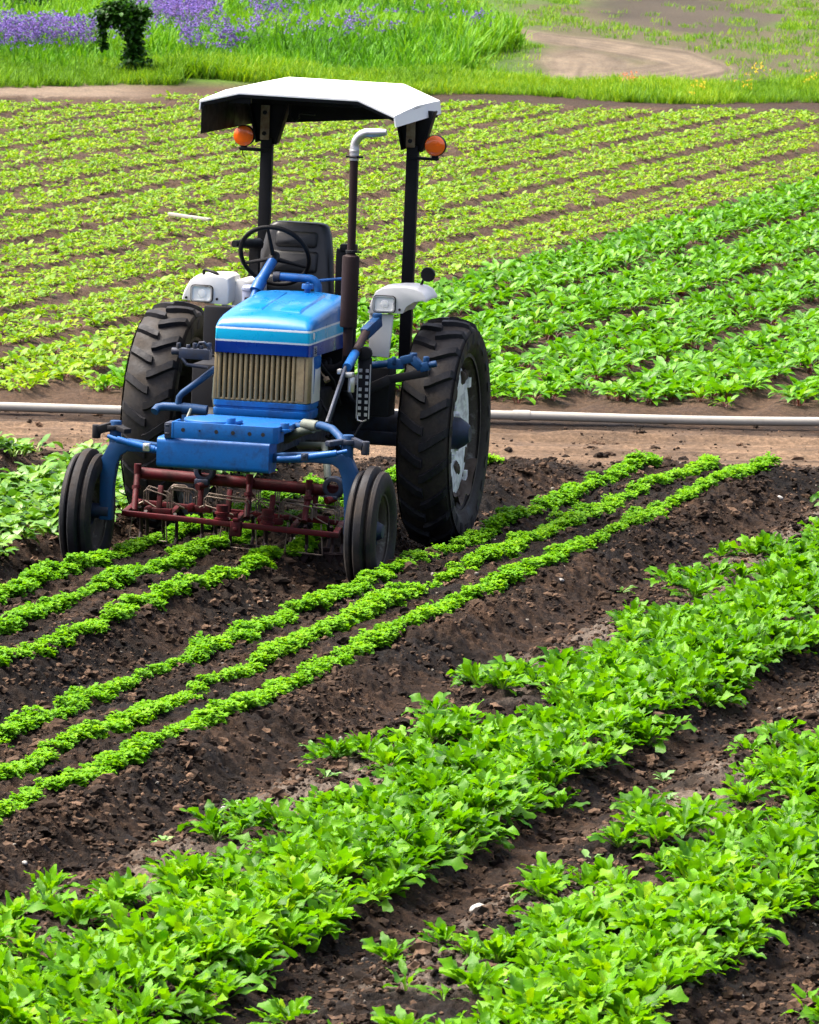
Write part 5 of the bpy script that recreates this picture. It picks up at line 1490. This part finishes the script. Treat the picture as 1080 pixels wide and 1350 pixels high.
def flower(n):
    p = Plant()
    for k in range(n):
        a = U(0, 6.28); rr_ = 0.20 * math.sqrt(U(0, 1)); h = U(0.30, 0.60)
        for j in range(7):
            p.put(leaf(U(0.020, 0.034), U(0.018, 0.030), math.radians(U(0, 80)), math.radians(U(0, 60)), nl=2, na=1, fold=0.2, wav=0.1, pet=0.0, petw=0.3, tipw=0.4), az=U(0, 6.28), at=(rr_ * math.cos(a) + U(-0.02, 0.02), rr_ * math.sin(a) + U(-0.02, 0.02), h + U(-0.02, 0.02)), tint=U(0.1, 1.0))
    return p.done()
FLO = [flower(8) for _ in range(5)]
pos = []
patches = [(-5.9, 99.6, 1.2, 3.0, 210), (-4.9, 99.0, 0.6, 1.2, 60), (-3.6, 108, 0.95, 5, 330), (-2.7, 107, 0.5, 3, 110), (-4.6, 108, 0.8, 4, 90), (-3.45, 99.0, 0.14, 0.5, 16), (-2.85, 98.0, 0.10, 0.3, 14), (-2.35, 99.0, 0.14, 0.5, 10), (-4.6, 103, 0.5, 3, 50), (1.0, 106, 0.12, 0.8, 20), (-1.2, 105, 1.3, 5, 30), (-2.2, 103, 0.9, 4, 20)]
for px_, py_, sx_, sy_, cnt in patches:
    for _ in range(cnt):
        x, y = r.normal(px_, sx_ * 0.55), r.normal(py_, sy_ * 0.5)
        if fbm(np.array([x * 1.3]), np.array([y * 0.5]), 17, 3)[0] < 0.40 or y < 96.8 or not in_meadow(x, y): continue
        pos.append((x, y, gz(x, y), r.uniform(0, 6.28), r.uniform(0.85, 1.25), r.integers(0, 5), r.uniform(-0.2, 0.2)))
stamp('purple_wildflowers', FLO, pos, [L_purple, L_purple], 'drifts of small purple wildflowers in the meadow', 'flowers')
pos = []
while len(pos) < 6500:   # thin green cover on the far field at the right, short grass by the lane
    x = r.uniform(-1.5, 11.0); y = r.uniform(98, 146)
    if in_meadow(x, y): continue
    if any(math.hypot(x - a_ * (1 - t_) - d_ * t_, (y - b_ * (1 - t_) - e_ * t_) / 6) < 0.95 * (c_ * (1 - t_) + f_ * t_) for (a_, b_, c_), (d_, e_, f_) in zip(LANE[:-1], LANE[1:]) for t_ in (0, 0.33, 0.67, 1)): continue
    if ((x - 4.8) / 1.9) ** 2 + ((y - 121) / 8.0) ** 2 < 1.0 and r.uniform() < 0.85: continue
    g = fbm(np.array([x * 0.5 + 3]), np.array([y * 0.12]), 97, 4)[0] + 0.10 * min(1, max(0, (x - 2) / 3)) 
    if x > 1 and y + 0.6 * x > 99 and g > 0.42 and r.uniform() < 0.90: continue
    pos.append((x, y, gz(x, y) - 0.01, r.uniform(0, 6.28), r.uniform(0.5, 1.1), r.integers(0, 5), r.uniform(-0.3, 0.2)))
stamp('short_grass', SHORT, pos, [L_grass, L_grass], 'thin short grass on the ground beyond the verge', 'grass')
L_orange = leaf_mat('orange_petal', (0.60, 0.22, 0.06), (0.45, 0.13, 0.05), (0.25, 0.06, 0.03), 0.6, 0.3, 0.3)
fx, fy = ground_at(830, 98, 0.35)
pos = [(fx + r.normal(0, 0.09), fy + r.normal(0, 0.2), gz(fx, fy) - 0.12, r.uniform(0, 6.28), r.uniform(0.5, 0.65), r.integers(0, 5), 0) for _ in range(5)]
stamp('orange_flowers', FLO, pos, [L_orange, L_orange], 'small cluster of orange blooms in the verge before the dirt lane', 'flowers')
L_yellow = leaf_mat('yellow_petal', (0.70, 0.55, 0.02), (0.6, 0.42, 0.02), (0.4, 0.25, 0.02), 0.6, 0.3, 0.3)
pos = []
for px_, py_ in ((1000, 95), (985, 100), (915, 104), (1075, 98)):
    fx, fy = ground_at(px_, py_, 0.4)
    pos += [(fx + r.normal(0, 0.05), fy + r.normal(0, 0.15), gz(fx, fy) - 0.05, r.uniform(0, 6.28), r.uniform(0.5, 0.7), r.integers(0, 5), 0) for _ in range(2)]
stamp('yellow_flowers', FLO, pos, [L_yellow, L_yellow], 'few yellow blooms in the verge at the far right', 'flowers')

# vine-covered post, shaped like a hooked arch
vp = empty('vine_post')
vx, vy = ground_at(175, 103, 0.15)
vp.location = (vx, vy, gz(vx, vy))
tag(vp, 'dark leafy vine over a leaning post, arching to one side', 'plant')
mb = MB(); mb.tube([(0, 0, -0.1), (0.0, 0, 0.6), (-0.02, 0, 0.98)], 0.03, 8); mb.tube([(-0.02, 0, 0.95), (-0.25, 0, 1.0), (-0.42, 0, 0.88)], 0.015, 8); mb.build('post', M_rust, vp)
p = Plant()
for _ in range(3600):
    q = U(0, 1)
    if q < 0.52: z = U(0.0, 1.0); c = (0.0 + 0.03 * math.sin(z * 5), U(-0.09, 0.09), z); rad = 0.13 + 0.05 * math.sin(z * 9)
    elif q < 0.86: t = U(0, 1); c = (-0.02 - 0.44 * t, 0, 0.90 + 0.10 * math.sin(t * 2.2) - 0.08 * t); rad = 0.15 - 0.02 * t
    elif q < 0.93: c = (-0.45 + U(-0.03, 0.03), 0, U(0.45, 0.9)); rad = 0.05
    else: c = (U(0.0, 0.22), 0, 0.95 + U(-0.04, 0.06)); rad = 0.06
    v = np.array([RNG.normal(), RNG.normal(), RNG.normal()]); v = v / np.linalg.norm(v) * rad * 1.35 * U(0.5, 1.1)
    L = U(0.05, 0.085)
    p.put(leaf(L, L * 0.85, math.radians(U(-60, 40)), math.radians(U(0, 60)), nl=3, na=1, fold=0.2, wav=0.1, pet=0.05, petw=0.1, tipw=0.1), az=U(0, 6.28), at=(c[0] + v[0], c[1] + v[1], c[2] + v[2]), tint=U(0, 0.75) + 0.5 * (q > 0.93))
p.done(); o = bpy.data.objects.new('vine_leaves', p.mesh('vine_leaves', [L_vine, L_vine])); COL.objects.link(o); o.parent = vp
# tall weed clumps at the far left
for i, (px_, py_, n_, hh, lab) in enumerate(((25, 42, 60, 0.80, 'tall bushy green clump at the far left above the purple flowers'), (52, 40, 18, 0.9, 'narrow upright weed beside the tall clump at the far left'))):
    fx, fy = ground_at(px_, py_, 0.3)
    p = Plant()
    for k in range(n_ * 9):
        p.put(leaf(U(0.10, 0.2), U(0.025, 0.05), math.radians(U(10, 85)), math.radians(U(0, 60)), nl=3, na=1, fold=0.3, wav=0.1, pet=0, petw=0.2, tipw=0.05), az=U(0, 6.28), at=(RNG.normal(0, 0.22 if i == 0 else 0.06), RNG.normal(0, 0.3), U(0, hh * 0.9)), tint=U(0, 0.9))
    o = bpy.data.objects.new('tall_bush', p.done().mesh('tall_bush', [L_vine, L_vine])); COL.objects.link(o); o.location = (fx, fy, gz(fx, fy)); tag(o, lab, 'plant')
mb = MB(); fx, fy = ground_at(319, 30, 0.3); mb.cyl((fx, fy, gz(fx, fy) - 0.1), (fx + 0.03, fy, 0.9), 0.018, 8); tag(mb.build('stake', M_dark), 'thin dark stake standing in the purple flowers', 'stake')
